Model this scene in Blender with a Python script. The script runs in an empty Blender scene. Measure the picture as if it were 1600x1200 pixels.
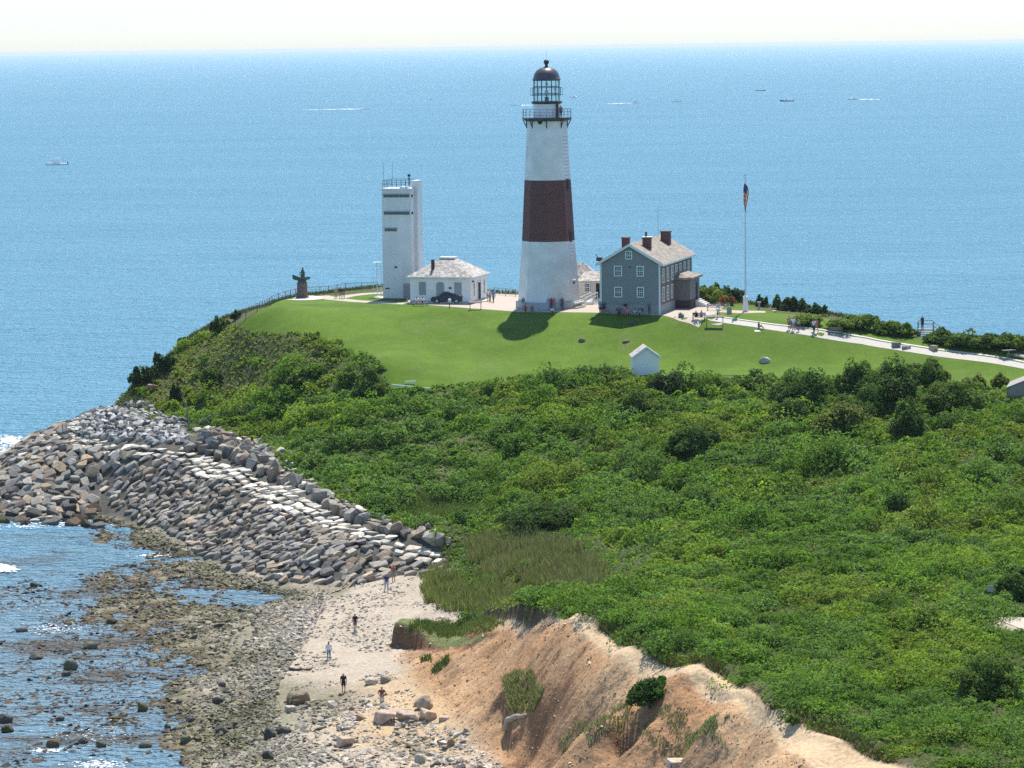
import bpy, bmesh, math, random
import numpy as np
from mathutils import Vector, Matrix, Euler
random.seed(7)
RNG = np.random.default_rng(11)
sc = bpy.context.scene
PI = math.pi
def R(a): return math.radians(a)

# ------------------------------------------------------------------ camera
FPX = 4500.0                      # focal length in photograph pixels (1600 wide)
CAMZ = 56.0
PITCH = math.atan(527.5 / FPX)
ROLL = math.radians(0.75)
cam_d = bpy.data.cameras.new('camera')
cam = bpy.data.objects.new('camera', cam_d)
sc.collection.objects.link(cam)
cam_d.sensor_width = 36.0
cam_d.lens = 36.0 * FPX / 1600.0
cam_d.clip_start = 1.0
cam_d.clip_end = 300000.0
_fwd = Vector((0, math.cos(PITCH), -math.sin(PITCH)))
_rt = Vector((1, 0, 0)); _up = _rt.cross(_fwd)
rt = _rt * math.cos(ROLL) - _up * math.sin(ROLL)
up = _rt * math.sin(ROLL) + _up * math.cos(ROLL)
cam.matrix_world = Matrix(((rt.x, up.x, -_fwd.x, 0), (rt.y, up.y, -_fwd.y, 0), (rt.z, up.z, -_fwd.z, CAMZ), (0, 0, 0, 1)))
sc.camera = cam

# ------------------------------------------------------------------ light
SUN_EL, SUN_AZ = R(62.5), R(15)     # azimuth measured from +Y towards +X
w = bpy.data.worlds.new("World"); sc.world = w; w.use_nodes = True
nt = w.node_tree; nt.nodes.clear()
sky = nt.nodes.new('ShaderNodeTexSky'); sky.sky_type = 'NISHITA'; sky.sun_disc = False
sky.sun_elevation = SUN_EL; sky.sun_rotation = SUN_AZ
sky.altitude = 30; sky.air_density = 1.0; sky.dust_density = 0.0; sky.ozone_density = 1.5
bg = nt.nodes.new('ShaderNodeBackground'); bg.inputs[1].default_value = 0.11
wo = nt.nodes.new('ShaderNodeOutputWorld')
tint = nt.nodes.new('ShaderNodeVectorMath'); tint.operation = 'MULTIPLY'; tint.inputs[1].default_value = (.91, 1.0, 1.07)
nt.links.new(sky.outputs[0], tint.inputs[0]); # sky colour dimmed and turned bluer toward the horizon
tcw = nt.nodes.new('ShaderNodeTexCoord'); sx = nt.nodes.new('ShaderNodeSeparateXYZ'); nt.links.new(tcw.outputs['Generated'], sx.inputs[0])
mrw = nt.nodes.new('ShaderNodeMapRange'); mrw.inputs[1].default_value = 0.0; mrw.inputs[2].default_value = 0.10; nt.links.new(sx.outputs[2], mrw.inputs[0])
mxw = nt.nodes.new('ShaderNodeMix'); mxw.data_type = 'RGBA'; nt.links.new(mrw.outputs[0], mxw.inputs[0]); mxw.inputs[6].default_value = (.47,.50,.66,1); mxw.inputs[7].default_value = (1,1,1,1)
mlw = nt.nodes.new('ShaderNodeVectorMath'); mlw.operation = 'MULTIPLY'; nt.links.new(tint.outputs[0], mlw.inputs[0]); nt.links.new(mxw.outputs[2], mlw.inputs[1])
nt.links.new(mlw.outputs[0], bg.inputs[0]); nt.links.new(bg.outputs[0], wo.inputs[0])
sd = bpy.data.lights.new('sun', 'SUN'); sd.energy = 4.0; sd.angle = R(0.53); sd.color = (1.0, 0.94, 0.84)
sun = bpy.data.objects.new('sun', sd); sc.collection.objects.link(sun)
sdir = Vector((math.sin(SUN_AZ) * math.cos(SUN_EL), math.cos(SUN_AZ) * math.cos(SUN_EL), math.sin(SUN_EL)))
sun.rotation_euler = sdir.to_track_quat('Z', 'Y').to_euler()
sun.location = (0, 300, 200)
sc.view_settings.view_transform = 'Standard'; sc.view_settings.look = 'None'
sc.view_settings.exposure = 0.92; sc.view_settings.gamma = 1.0
sc.render.engine = 'CYCLES'
sc.cycles.use_denoising = False; sc.cycles.max_bounces = 6; sc.cycles.volume_bounces = 0; sc.cycles.diffuse_bounces = 3; sc.cycles.glossy_bounces = 2
sc.cycles.transparent_max_bounces = 12; sc.cycles.sample_clamp_indirect = 6; sc.cycles.sample_clamp_direct = 45

# ------------------------------------------------------------------ helpers
def ray(px, py):
    d = _fwd + rt * ((px - 800) / FPX) - up * ((py - 600) / FPX)
    return d
def at(px, py, Y):
    """world point seen at photo pixel px,py on the vertical plane y=Y"""
    d = ray(px, py); t = Y / d.y
    return Vector((d.x * t, Y, CAMZ + d.z * t))
def atz(px, py, z):
    d = ray(px, py); t = (z - CAMZ) / d.z
    return Vector((d.x * t, d.y * t, z))
def link(o): sc.collection.objects.link(o); return o
def tag(o, label=None, cat=None, group=None, kind=None):
    if label: o['label'] = label
    if cat: o['category'] = cat
    if group: o['group'] = group
    if kind: o['kind'] = kind
    return o
def empty(name, loc, rz=0.0, label=None, cat=None, group=None):
    o = bpy.data.objects.new(name, None); o.empty_display_size = 0.3
    o.location = loc; o.rotation_euler = (0, 0, rz); link(o)
    return tag(o, label, cat, group)
def mesh_np(name, V, F, col=None, smooth=False):
    """V (n,3); F (m,k) one polygon size"""
    me = bpy.data.meshes.new(name)
    V = np.asarray(V, dtype=np.float32); F = np.asarray(F, dtype=np.int32)
    m, k = F.shape
    me.vertices.add(len(V)); me.vertices.foreach_set('co', V.ravel())
    me.loops.add(m * k); me.loops.foreach_set('vertex_index', F.ravel())
    me.polygons.add(m)
    me.polygons.foreach_set('loop_start', np.arange(0, m * k, k, dtype=np.int32))
    me.polygons.foreach_set('loop_total', np.full(m, k, dtype=np.int32))
    me.polygons.foreach_set('use_smooth', np.full(m, smooth))
    me.update(calc_edges=True)
    if col is not None:
        a = me.color_attributes.new('col', 'FLOAT_COLOR', 'POINT')
        c = np.ones((len(V), 4), dtype=np.float32); c[:, :3] = col
        a.data.foreach_set('color', c.ravel())
    return me
def obj(name, me, m=None, parent=None):
    o = bpy.data.objects.new(name, me); link(o)
    if m: me.materials.append(m)
    if parent: o.parent = parent
    return o
class MB:
    def __init__(s): s.v = []; s.f = []
    def add(s, vs, fs):
        b = len(s.v); s.v += [tuple(v) for v in vs]; s.f += [tuple(b + i for i in f) for f in fs]; return s
    def box(s, x0, x1, y0, y1, z0, z1):
        return s.add([(x0,y0,z0),(x1,y0,z0),(x1,y1,z0),(x0,y1,z0),(x0,y0,z1),(x1,y0,z1),(x1,y1,z1),(x0,y1,z1)],
                     [(0,3,2,1),(4,5,6,7),(0,1,5,4),(1,2,6,5),(2,3,7,6),(3,0,4,7)])
    def ring(s, prof, n=16, ph=0.0, cx=0, cy=0, caps=True):
        """lathe: prof list of (r,z)"""
        vs = []
        for r, z in prof:
            for i in range(n):
                a = ph + 2 * PI * i / n
                vs.append((cx + r * math.cos(a), cy + r * math.sin(a), z))
        fs = []
        for j in range(len(prof) - 1):
            for i in range(n):
                k = (i + 1) % n
                fs.append((j*n+i, j*n+k, (j+1)*n+k, (j+1)*n+i))
        if caps:
            fs.append(tuple(reversed(range(n)))); fs.append(tuple((len(prof)-1)*n + i for i in range(n)))
        return s.add(vs, fs)
    def tube(s, p, q, r, n=6, r2=None):
        p = Vector(p); q = Vector(q); d = (q - p); 
        if d.length < 1e-6: return s
        d.normalize()
        a = d.orthogonal().normalized(); b = d.cross(a); r2 = r if r2 is None else r2
        vs = [p + (a * math.cos(2*PI*i/n) + b * math.sin(2*PI*i/n)) * r for i in range(n)] + \
             [q + (a * math.cos(2*PI*i/n) + b * math.sin(2*PI*i/n)) * r2 for i in range(n)]
        fs = [(i, (i+1) % n, n + (i+1) % n, n + i) for i in range(n)] + [tuple(reversed(range(n))), tuple(range(n, 2*n))]
        return s.add(vs, fs)
    def bar(s, p, q, w, h):
        """box section from p to q, w horizontal, h vertical-ish"""
        p = Vector(p); q = Vector(q); d = (q - p).normalized()
        a = d.cross(Vector((0, 0, 1)))
        a = Vector((1, 0, 0)) if a.length < 1e-3 else a.normalized()
        b = a.cross(d)
        o = [a * (sx * w / 2) + b * (sz * h / 2) for sx, sz in ((-1,-1),(1,-1),(1,1),(-1,1))]
        vs = [p + k for k in o] + [q + k for k in o]
        return s.add(vs, [(0,3,2,1),(4,5,6,7),(0,1,5,4),(1,2,6,5),(2,3,7,6),(3,0,4,7)])
    def prism(s, poly, y0, y1):
        """poly in xz, extruded along y"""
        n = len(poly)
        vs = [(x, y0, z) for x, z in poly] + [(x, y1, z) for x, z in poly]
        fs = [tuple(range(n)), tuple(reversed(range(n, 2*n)))] + [(i, n+i, n+(i+1) % n, (i+1) % n) for i in range(n)]
        return s.add(vs, fs)
    def build(s, name, m=None, parent=None, smooth=False, bevel=0):
        me = bpy.data.meshes.new(name); me.from_pydata([tuple(v) for v in s.v], [], s.f); me.update()
        bm = bmesh.new(); bm.from_mesh(me); bmesh.ops.recalc_face_normals(bm, faces=bm.faces)
        if bevel: bmesh.ops.bevel(bm, geom=bm.edges[:], offset=bevel, segments=2, affect='EDGES', profile=0.7)
        if smooth:
            for f in bm.faces: f.smooth = True
        bm.to_mesh(me); bm.free()
        return obj(name, me, m, parent)

# ------------------------------------------------------------------ noise (numpy)
def _h(ix, iy, seed):
    n = (ix.astype(np.int64) * 374761393 + iy.astype(np.int64) * 668265263 + seed * 2147483647) & 0xffffffff
    n = ((n ^ (n >> 13)) * 1274126177) & 0xffffffff
    n = ((n ^ (n >> 16)) * 2246822519) & 0xffffffff
    return ((n ^ (n >> 15)) & 0xffffff) / float(0xffffff)
def vnoise(x, y, seed=0):
    x = np.asarray(x, float); y = np.asarray(y, float)
    ix = np.floor(x); iy = np.floor(y); fx = x - ix; fy = y - iy
    ix = ix.astype(np.int64); iy = iy.astype(np.int64)
    u = fx*fx*fx*(fx*(fx*6-15)+10); v = fy*fy*fy*(fy*(fy*6-15)+10)
    a = _h(ix, iy, seed); b = _h(ix+1, iy, seed); c = _h(ix, iy+1, seed); d = _h(ix+1, iy+1, seed)
    return (a*(1-u)+b*u)*(1-v) + (c*(1-u)+d*u)*v
def fbm(x, y, s=1.0, o=4, seed=0):
    t = 0; amp = .5; tot = 0
    for k in range(o):
        t = t + amp * vnoise(x/s*2**k + 17.3*k, y/s*2**k - 9.1*k, seed+k); tot += amp; amp *= .5
    return t / tot
def sstep(a, b, x):
    t = np.clip((x-a)/(b-a), 0, 1); return t*t*(3-2*t)
def inpoly(x, y, P):
    P = np.asarray(P); inside = np.zeros(np.shape(x), bool); n = len(P); j = n-1
    for i in range(n):
        xi, yi = P[i]; xj, yj = P[j]
        if yi != yj:
            c = ((yi > y) != (yj > y)) & (x < (xj-xi)*(y-yi)/(yj-yi)+xi)
            inside ^= c
        j = i
    return inside
def pdist(x, y, P, closed=True):
    """distance to polyline"""
    P = np.asarray(P, float); n = len(P); d = np.full(np.shape(x), 1e9)
    for i in range(n if closed else n-1):
        a = P[i]; b = P[(i+1) % n]; ab = b-a; L = (ab**2).sum() + 1e-12
        t = np.clip(((x-a[0])*ab[0]+(y-a[1])*ab[1])/L, 0, 1)
        d = np.minimum(d, np.hypot(x-a[0]-t*ab[0], y-a[1]-t*ab[1]))
    return d
def sdist(x, y, P):
    """signed distance, positive inside"""
    d = pdist(x, y, P); return np.where(inpoly(x, y, P), d, -d)

# ------------------------------------------------------------------ materials
def mat(name, base=(.5,.5,.5), rough=.8, var=0.0, scale=3.0, col2=None, bump=0.0, bscale=None, metallic=0.0, attr=None, trans=0.0,
        spec=0.3, detail=6, stretch=None, objcol=False, dark=None):
    m = bpy.data.materials.new(name); m.use_nodes = True
    nt = m.node_tree; N = nt.nodes; L = nt.links
    p = N['Principled BSDF']; out = N['Material Output']
    p.inputs['Base Color'].default_value = (*base, 1); p.inputs['Roughness'].default_value = rough
    p.inputs['Metallic'].default_value = metallic; p.inputs['Specular IOR Level'].default_value = spec
    tc = N.new('ShaderNodeTexCoord'); co = tc.outputs['Object']
    if stretch:
        mp = N.new('ShaderNodeMapping'); mp.inputs['Scale'].default_value = stretch
        L.new(co, mp.inputs[0]); co = mp.outputs[0]
    src = None
    if attr:
        a = N.new('ShaderNodeAttribute'); a.attribute_name = attr; src = a.outputs['Color']
    if objcol:
        a = N.new('ShaderNodeObjectInfo'); src = a.outputs['Color']
    if col2 is not None:
        nz = N.new('ShaderNodeTexNoise'); nz.inputs['Scale'].default_value = scale; nz.inputs['Detail'].default_value = detail
        L.new(co, nz.inputs['Vector'])
        cr = N.new('ShaderNodeMapRange'); cr.inputs[1].default_value = .35; cr.inputs[2].default_value = .65; L.new(nz.outputs[0], cr.inputs[0])
        mx = N.new('ShaderNodeMix'); mx.data_type = 'RGBA'; L.new(cr.outputs[0], mx.inputs[0])
        if src: L.new(src, mx.inputs[6])
        else: mx.inputs[6].default_value = (*base, 1)
        mx.inputs[7].default_value = (*col2, 1); src = mx.outputs[2]
    if var:
        nz = N.new('ShaderNodeTexNoise'); nz.inputs['Scale'].default_value = scale*1.7; nz.inputs['Detail'].default_value = detail; nz.inputs['Roughness'].default_value = .7
        L.new(co, nz.inputs['Vector'])
        mr = N.new('ShaderNodeMapRange'); mr.inputs[1].default_value = .3; mr.inputs[2].default_value = .7
        mr.inputs[3].default_value = 1-var; mr.inputs[4].default_value = 1+var; L.new(nz.outputs[0], mr.inputs[0])
        vm = N.new('ShaderNodeVectorMath'); vm.operation = 'SCALE'
        if src: L.new(src, vm.inputs[0])
        else: vm.inputs[0].default_value = base
        L.new(mr.outputs[0], vm.inputs['Scale']); src = vm.outputs[0]
    if src: L.new(src, p.inputs['Base Color'])
    if bump:
        nb = N.new('ShaderNodeTexNoise'); nb.inputs['Scale'].default_value = bscale or scale*3; nb.inputs['Detail'].default_value = 5
        L.new(co, nb.inputs['Vector'])
        b = N.new('ShaderNodeBump'); b.inputs['Strength'].default_value = 1.0; b.inputs['Distance'].default_value = bump
        L.new(nb.outputs[0], b.inputs['Height']); L.new(b.outputs[0], p.inputs['Normal'])
    if trans:
        t = N.new('ShaderNodeBsdfTranslucent'); ms = N.new('ShaderNodeMixShader'); ms.inputs[0].default_value = trans
        if src:
            vs = N.new('ShaderNodeVectorMath'); vs.operation = 'MULTIPLY'; vs.inputs[1].default_value = (1.3, 1.35, .6)
            L.new(src, vs.inputs[0]); L.new(vs.outputs[0], t.inputs[0])
        else: t.inputs[0].default_value = (*base, 1)
        L.new(p.outputs[0], ms.inputs[1]); L.new(t.outputs[0], ms.inputs[2]); L.new(ms.outputs[0], out.inputs[0])
    return m
# ------------------------------------------------------------------ terrain heightfield
CP = [  # photo px, py, height above the sea
 # plateau
 (472,466,20),(420,480,19.8),(500,480,20),(560,468,20),(640,470,20),(640,476,20),(735,482,20),(810,487,20),(858,483,20),(940,488,20),(1035,493,20),
 (800,463,20),(900,465,20),(1000,465,20),(1095,470,20),(1130,475,20),(1095,500,19.8),(700,462,20),(600,450,20),
 (1165,487,19.85),(1230,490,19.5),(1190,500,19.5),(1290,520,18.3),(1420,542,16.8),(1600,570,15),(1300,495,19.1),(1430,523,17.5),(1600,543,16.6),(1700,590,13.6),(1700,560,15),
 # lawn slope
 (800,510,18.75),(800,540,16.9),(820,525,17.8),(700,510,18.4),(600,510,18.6),(950,510,18.8),(1060,520,18.4),(450,525,17.5),(370,510,18),(560,570,15.8),(700,560,15.6),(900,550,16.2),(1000,550,16.3),
 (1195,562,15.7),(1100,555,16.1),(1300,560,15.6),(1450,570,15.1),(605,600,13.9),(700,598,13.9),(800,592,14.2),(900,588,14.4),(1010,585,14.7),(1150,590,14.7),(1300,590,14.7),(1500,605,14),(1620,620,13),
 # bluff face
 (350,500,17.5),(300,530,15),(230,590,11),(170,640,8),(200,645,7.3),(250,625,8.6),(300,600,10.4),(300,640,7.6),(400,600,11.5),(400,650,8.5),(450,600,12.3),(450,560,15),(400,560,14.4),(330,560,13.5),(500,640,10),(400,700,6.6),(500,750,6.0),
 # hillside
 (600,740,7.5),(600,650,11.5),(700,640,12),(800,700,10),(1000,700,11.3),(1200,700,12),(1400,700,12.5),(1600,700,13),(1750,700,13.3),(800,640,12.3),(1000,640,13.3),(1250,640,13.6),(1450,640,13.4),
 (700,780,5.8),(800,800,6.6),(1000,800,8.2),(1200,800,9.6),(1400,800,10.6),(1600,800,11.5),(1750,800,12),
 (620,800,4.9),(720,860,4.2),(720,910,3.3),(800,900,5.4),(900,870,7.6),(1000,900,9.4),(1100,950,10.4),(1200,900,10.4),(1400,900,11.4),(1550,900,12),(1700,900,12.3),
 (1300,980,11.5),(1250,1050,12),(1450,1100,13),(1590,1190,13.5),(1550,970,12.1),(1600,970,12.2),(1750,970,12.5),(1700,1100,13.2),(1800,1200,13.6),(1600,1300,14),(950,950,10.6),
 # cliff and path
 (742,974,4.8),(800,971,7.4),(850,968,9.5),(890,966,11),(1400,1193,13.3),(1500,1260,13.5),
 (800,1000,6.5),(760,1050,4.1),(850,1100,6.5),(800,1150,3.4),(900,1050,9.5),(1000,1080,10.6),(950,1130,9.1),(880,1160,5.6),(1000,1150,9),(1100,1140,10.8),(1200,1170,11.6),(1060,1192,8.0),(1150,1192,9.6),(1300,1200,12.3),
 (900,1195,4.6),(980,1195,6.3),(700,1060,2.9),(830,1190,2.4),
 (1100,1000,12.2),(1200,1050,12.7),(1300,1090,12.9),(1000,965,11.4),(950,955,10.9),(900,942,9.9),(850,945,8.3),(1150,950,10.9),(1300,1030,12.1),(1400,1130,13.1),(1500,1180,13.4),
 (880,978,11.1),(900,992,11.2),(960,1032,11.5),(1040,1074,11.7),(1090,1082,11.9),(1130,1100,12.1),(1190,1137,12.4),(1250,1187,12.6),(1330,1222,12.8),(935,983,11.9),(985,1006,12.1),(1060,1040,12.4),(1140,1060,12.7),(1205,1106,12.9),(1262,1134,13.1),(1330,1161,13.3),
 (900,1300,3.2),(1100,1320,7.0),(1300,1340,10.5),(1000,1400,3.5),(1200,1450,7),(760,1300,1.9),
 # beach
 (640,1080,1.6),(700,1130,1.6),(740,1170,1.7),(790,1200,1.8),(630,1020,1.7),(600,1040,1.6),(700,1000,2.4),(690,970,2.3),(650,940,2.1),
 (620,900,2.1),(600,960,1.8),(560,1040,1.5),(500,1010,1.2),(450,1060,.85),(420,950,.7),(400,910,.45),(330,870,.3),(300,900,.08),(350,1000,.3),(330,1100,.2),(340,1190,.15),(400,1190,.55),(480,1150,1),(600,1120,1.5),(600,1190,1.5),(700,1190,1.6),(380,1050,.5),(600,1300,1.6),(450,1300,.9),(330,1300,.1),
 (250,950,-.02),(180,980,-.07),(150,920,-.35),(200,1060,-.3),(270,1130,-.2),(250,880,-.12),(290,1050,-.1),(0,900,-1.2),(0,1040,-.6),(0,1180,-.7),(100,1190,-.55),(100,1010,-.3),(-150,1000,-2),(-150,1200,-2),(100,1350,-.8),(-150,850,-2.5),
 # revetment crest
 (690,872,2.9),(600,850,3.9),(520,815,4.9),(440,775,5.7),(360,740,6.3),(290,712,6.8),(200,703,6.8),(130,694,6.6),(90,672,6.3),(120,660,6.3),(150,642,7),
 (200,680,7),(270,660,7.4),(350,690,7.4),(400,730,6.7),(450,765,6.2),(520,800,5.5),(600,830,4.6),(680,856,3.7),
 # revetment foot
 (690,893,2.0),(600,903,1.4),(510,914,.7),(440,912,.5),(360,888,.45),(290,848,.4),(225,820,.5),(150,802,.4),(60,820,-.1),(0,808,-.3),
 (400,830,3.2),(300,775,3.6),(500,870,2.9),(220,760,3.5),(80,740,3.6),(0,735,2.4),(150,760,2.6),(30,770,1.6),(100,780,1.6),
 (100,830,-.2),(180,850,.0),
 # hidden sea side
 (50,676,3.4),(0,712,1.4),(-60,740,.2),(-60,800,-.8),(-120,760,-2.5),
]
EDGE_PX = [(-200,800,-1.5),(-60,735,.3),(0,705,1.6),(50,674,3.6),(100,654,6),(150,637,7.5),(170,637,8),(230,588,11),(300,528,15),(350,498,17.5),(410,476,19.7),(465,462,20),(530,452,20),(600,446,20),(800,458,20),(930,460,20),(1100,462,20),(1190,476,19.9),(1300,490,19.2),(1430,520,17.6),(1600,537,17),(1760,560,15.8),(2000,600,13)]
cpw = np.array([tuple(atz(*c)) for c in CP])
edw = np.array([tuple(atz(*c)) for c in EDGE_PX])
Ctr = np.array([0.0, 310.0]); SC = 100.0
def _U(r2): return np.where(r2 > 1e-12, .5 * r2 * np.log(np.maximum(r2, 1e-12)), 0)
_P = (cpw[:, :2] - Ctr) / SC
_n = len(_P)
_K = _U(((_P[:, None] - _P[None]) ** 2).sum(-1)) + np.eye(_n) * 2e-5
_A = np.zeros((_n+3, _n+3)); _A[:_n, :_n] = _K; _A[:_n, _n] = 1; _A[:_n, _n+1:] = _P; _A[_n, :_n] = 1; _A[_n+1:, :_n] = _P.T
_b = np.zeros(_n+3); _b[:_n] = cpw[:, 2]
_W = np.linalg.solve(_A, _b)
def tps(x, y):
    X = (x - Ctr[0]) / SC; Y = (y - Ctr[1]) / SC
    z = _W[_n] + _W[_n+1]*X + _W[_n+2]*Y
    for i in range(_n): z = z + _W[i] * _U((X-_P[i,0])**2 + (Y-_P[i,1])**2)
    return z
def lin(a, b, s): return np.arange(a, b, s)
GX = np.concatenate([lin(-170,-80,1.5), lin(-80,-12,.34), lin(-12,24,.2), lin(24,90,.4), lin(90,171,1.5)])
GY = np.concatenate([lin(120,166,.8), lin(166,266,.22), lin(266,425,.36), lin(425,520,1.2)])
XX, YY = np.meshgrid(GX, GY)          # [iy, ix]
ZZ = tps(XX, YY)
# flatten the plaza plateau
PLAZA_W = [(-34,424),(-30,408),(-14,401),(0,393),(8,390),(22,383),(30,384),(33,392),(30,402),(20,410),(0,424)]
dpl = sdist(XX, YY, PLAZA_W); k = sstep(-4, .5, dpl); ZZ = ZZ*(1-k) + 20.0*k
# drop to the sea behind the skyline
bpoly = [tuple(p[:2]) for p in edw] + [(260, 700), (-260, 700), (-260, edw[0][1])]
db = sdist(XX, YY, bpoly)
ZZ = np.where(db > 0, np.minimum(ZZ, tps(np.clip(XX, -90, 110), np.clip(YY, 100, 430)) ), ZZ)
ZZ = ZZ - np.where(db > 0, .25*sstep(0,2,db)*2 + .95*np.maximum(db-1, 0), 0)
ZZ = np.clip(ZZ, -4, 24)
ZZ = np.where(YY > 470, -4, ZZ)
def interp(G, x, y):
    x = np.asarray(x, float); y = np.asarray(y, float)
    i = np.clip(np.searchsorted(GX, x) - 1, 0, len(GX)-2); j = np.clip(np.searchsorted(GY, y) - 1, 0, len(GY)-2)
    u = np.clip((x-GX[i])/(GX[i+1]-GX[i]), 0, 1); v = np.clip((y-GY[j])/(GY[j+1]-GY[j]), 0, 1)
    return (G[j,i]*(1-u)+G[j,i+1]*u)*(1-v) + (G[j+1,i]*(1-u)+G[j+1,i+1]*u)*v
def hz(x, y): return interp(ZZ, x, y)
_TS = np.arange(125, 500, .2)
def ground(px, py, zmin=-9):
    """where the sight line of photo pixel px,py meets the terrain"""
    d = ray(px, py); t = _TS / d.y
    x = d.x*t; z = CAMZ + d.z*t; h = np.maximum(hz(x, _TS), zmin)
    k = np.nonzero(z < h)[0]
    if len(k) == 0:
        k = np.argmin(z-h); return Vector((x[k], _TS[k], h[k]))
    k = k[0]
    if k > 0:
        a = z[k-1]-h[k-1]; b = h[k]-z[k]; f = a/(a+b+1e-9)
        Y = _TS[k-1]+f*.2; X = d.x*Y/d.y
        return Vector((X, Y, float(max(hz(X, Y), zmin))))
    return Vector((x[k], _TS[k], h[k]))
def gp(L, zmin=-9): return [tuple(ground(a, b, zmin))[:2] for a, b in L]
# raised turf bank with the dark vertical scarp at its foot
BANK = gp([(610,1010),(640,1014),(672,1015),(700,1014),(735,1008)]) + gp([(775,990),(735,995),(690,999),(640,1001),(618,1004)])
SHRUB_PX = [(605,605),(640,612),(700,600),(800,592),(900,586),(985,590),(1080,600),(1160,596),(1230,590),(1340,592),(1480,598),(1560,616),(1760,640),(1760,962),(1640,960),(1600,962),(1560,962),(1545,975),(1600,990),(1760,1010),(1800,1330),(1500,1300),(1430,1215),(1400,1192),(1330,1163),(1262,1136),(1205,1108),(1140,1062),(1060,1042),(985,1008),(935,985),(905,962),(860,962),(800,966),(725,972),(722,955),(722,930),(705,905),(705,885),(680,845),(640,825),(560,800),(490,765),(430,715),(400,690),(350,676),(300,676),(270,660),(190,650),(172,640),(232,592),(300,532),(352,503),(372,513),(400,518),(500,528),(560,556),(603,585)]
SHRUB = gp(SHRUB_PX)
LAWN_PX = [(366,514),(398,490),(428,473),(463,464),(505,463),(560,458),(640,455),(760,458),(1100,470),(1140,474),(1190,484),(1300,499),(1430,528),(1520,540),(1600,552),(1760,585),(1760,640),(1560,616),(1480,600),(1340,600),(1230,596),(1160,600),(1080,602),(985,594),(900,590),(800,596),(700,604),(640,614),(605,607),(598,585),(560,562),(500,534),(400,523)]
LAWN = gp(LAWN_PX)
PATHD = gp([(870,960),(905,958),(935,985),(985,1010),(1060,1044),(1140,1064),(1205,1110),(1262,1138),(1330,1165),(1400,1195),(1500,1260),(1480,1330),(1330,1225),(1250,1185),(1190,1135),(1130,1094),(1085,1074),(1040,1062),(960,1024),(900,984),(875,970)])
CLIFF = gp([(612,1030),(640,1005),(735,985),(760,972),(870,964),(905,962),(985,1010),(1060,1044),(1140,1064),(1262,1138),(1400,1195),(1600,1340),(760,1340),(770,1200),(730,1150),(690,1110),(640,1065)])
k = sstep(-.02, .42, sdist(XX + .5*(fbm(XX,YY,1.2,3,5)-.5), YY, BANK)); BKM = k
ZZ = ZZ + k * np.maximum(0, 3.55 + .5*(fbm(XX,YY,2.,3,9)-.5) - ZZ)
# roughness
cl = sstep(-.5, 1.5, sdist(XX, YY, CLIFF)); pd = sstep(-.1, .35, sdist(XX, YY, PATHD)); CLM = cl; PDM = pd
rid = 1 - np.abs(fbm(XX*.55 + .45*YY, YY*.8-.5*XX, 2.2, 5, 3)*2-1)
rid2 = 1 - np.abs(fbm(XX, YY, 1.0, 3, 33)*2-1)
ZZ = ZZ + cl*(1-.9*pd)*((rid-.72)*.3 + (fbm(XX,YY,.8,3,21)-.5)*.38 + (rid2-.8)*.26)
# small undercut steps in the lower bluff
for (L, hgt) in (([(880,1168),(905,1182),(950,1160),(1000,1178),(1050,1170),(1110,1168),(1180,1185),(1260,1200)], .0), ([(785,1090),(790,1120),(800,1160)], .9), ([(1100,1055),(1160,1085),(1240,1128),(1310,1160)], .6)):
    P = gp(L); dd = pdist(XX, YY, P, False); 
    side = YY - np.interp(XX, [p[0] for p in sorted(P)], [p[1] for p in sorted(P)])
    ZZ = ZZ + cl * hgt*.5*np.exp(-(dd/1.6)**2) * np.tanh((side+.9*(fbm(XX,YY,1.5,3,13)-.5))*3)
sea = sstep(1.4, .2, ZZ) * sstep(30, 60, np.hypot(XX+20, YY-480)) * (YY < 345)
ZZ = ZZ + sea*((fbm(XX, YY*.55, 5.5, 3, 77)-.5)*1.0 + (fbm(XX,YY,1.1,3,41)-.5)*.5+.04)
shr = sstep(-1, 1, sdist(XX, YY, SHRUB)); shr = shr*(1-pd); SHM = shr
ZZ = ZZ + shr*((fbm(XX,YY,7,3,61)-.5)*.9)
law = sdist(XX + .8*(fbm(XX,YY,1.5,3,8)-.5), YY + 1.2*(fbm(XX,YY,1.5,3,18)-.5), LAWN); LWM = sstep(-.3, .3, law)
ZZ = ZZ + (1-LWM)*(1-cl)*(1-shr)*(fbm(XX,YY,.9,3,51)-.5)*.18
sds = sdist(XX + .5*(fbm(XX,YY,.9,3,15)-.5), YY + .5*(fbm(XX,YY,.9,3,16)-.5), SHRUB)
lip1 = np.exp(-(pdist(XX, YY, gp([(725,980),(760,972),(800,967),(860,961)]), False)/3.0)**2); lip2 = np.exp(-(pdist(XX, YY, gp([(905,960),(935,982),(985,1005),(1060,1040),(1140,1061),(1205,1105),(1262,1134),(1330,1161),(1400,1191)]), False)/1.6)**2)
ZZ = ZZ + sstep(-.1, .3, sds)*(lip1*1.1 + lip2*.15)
LIP = np.clip(lip1*1.2 + lip2, 0, 1)*sstep(-.3, -.1, sds)*sstep(.7, .4, sds)
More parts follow.
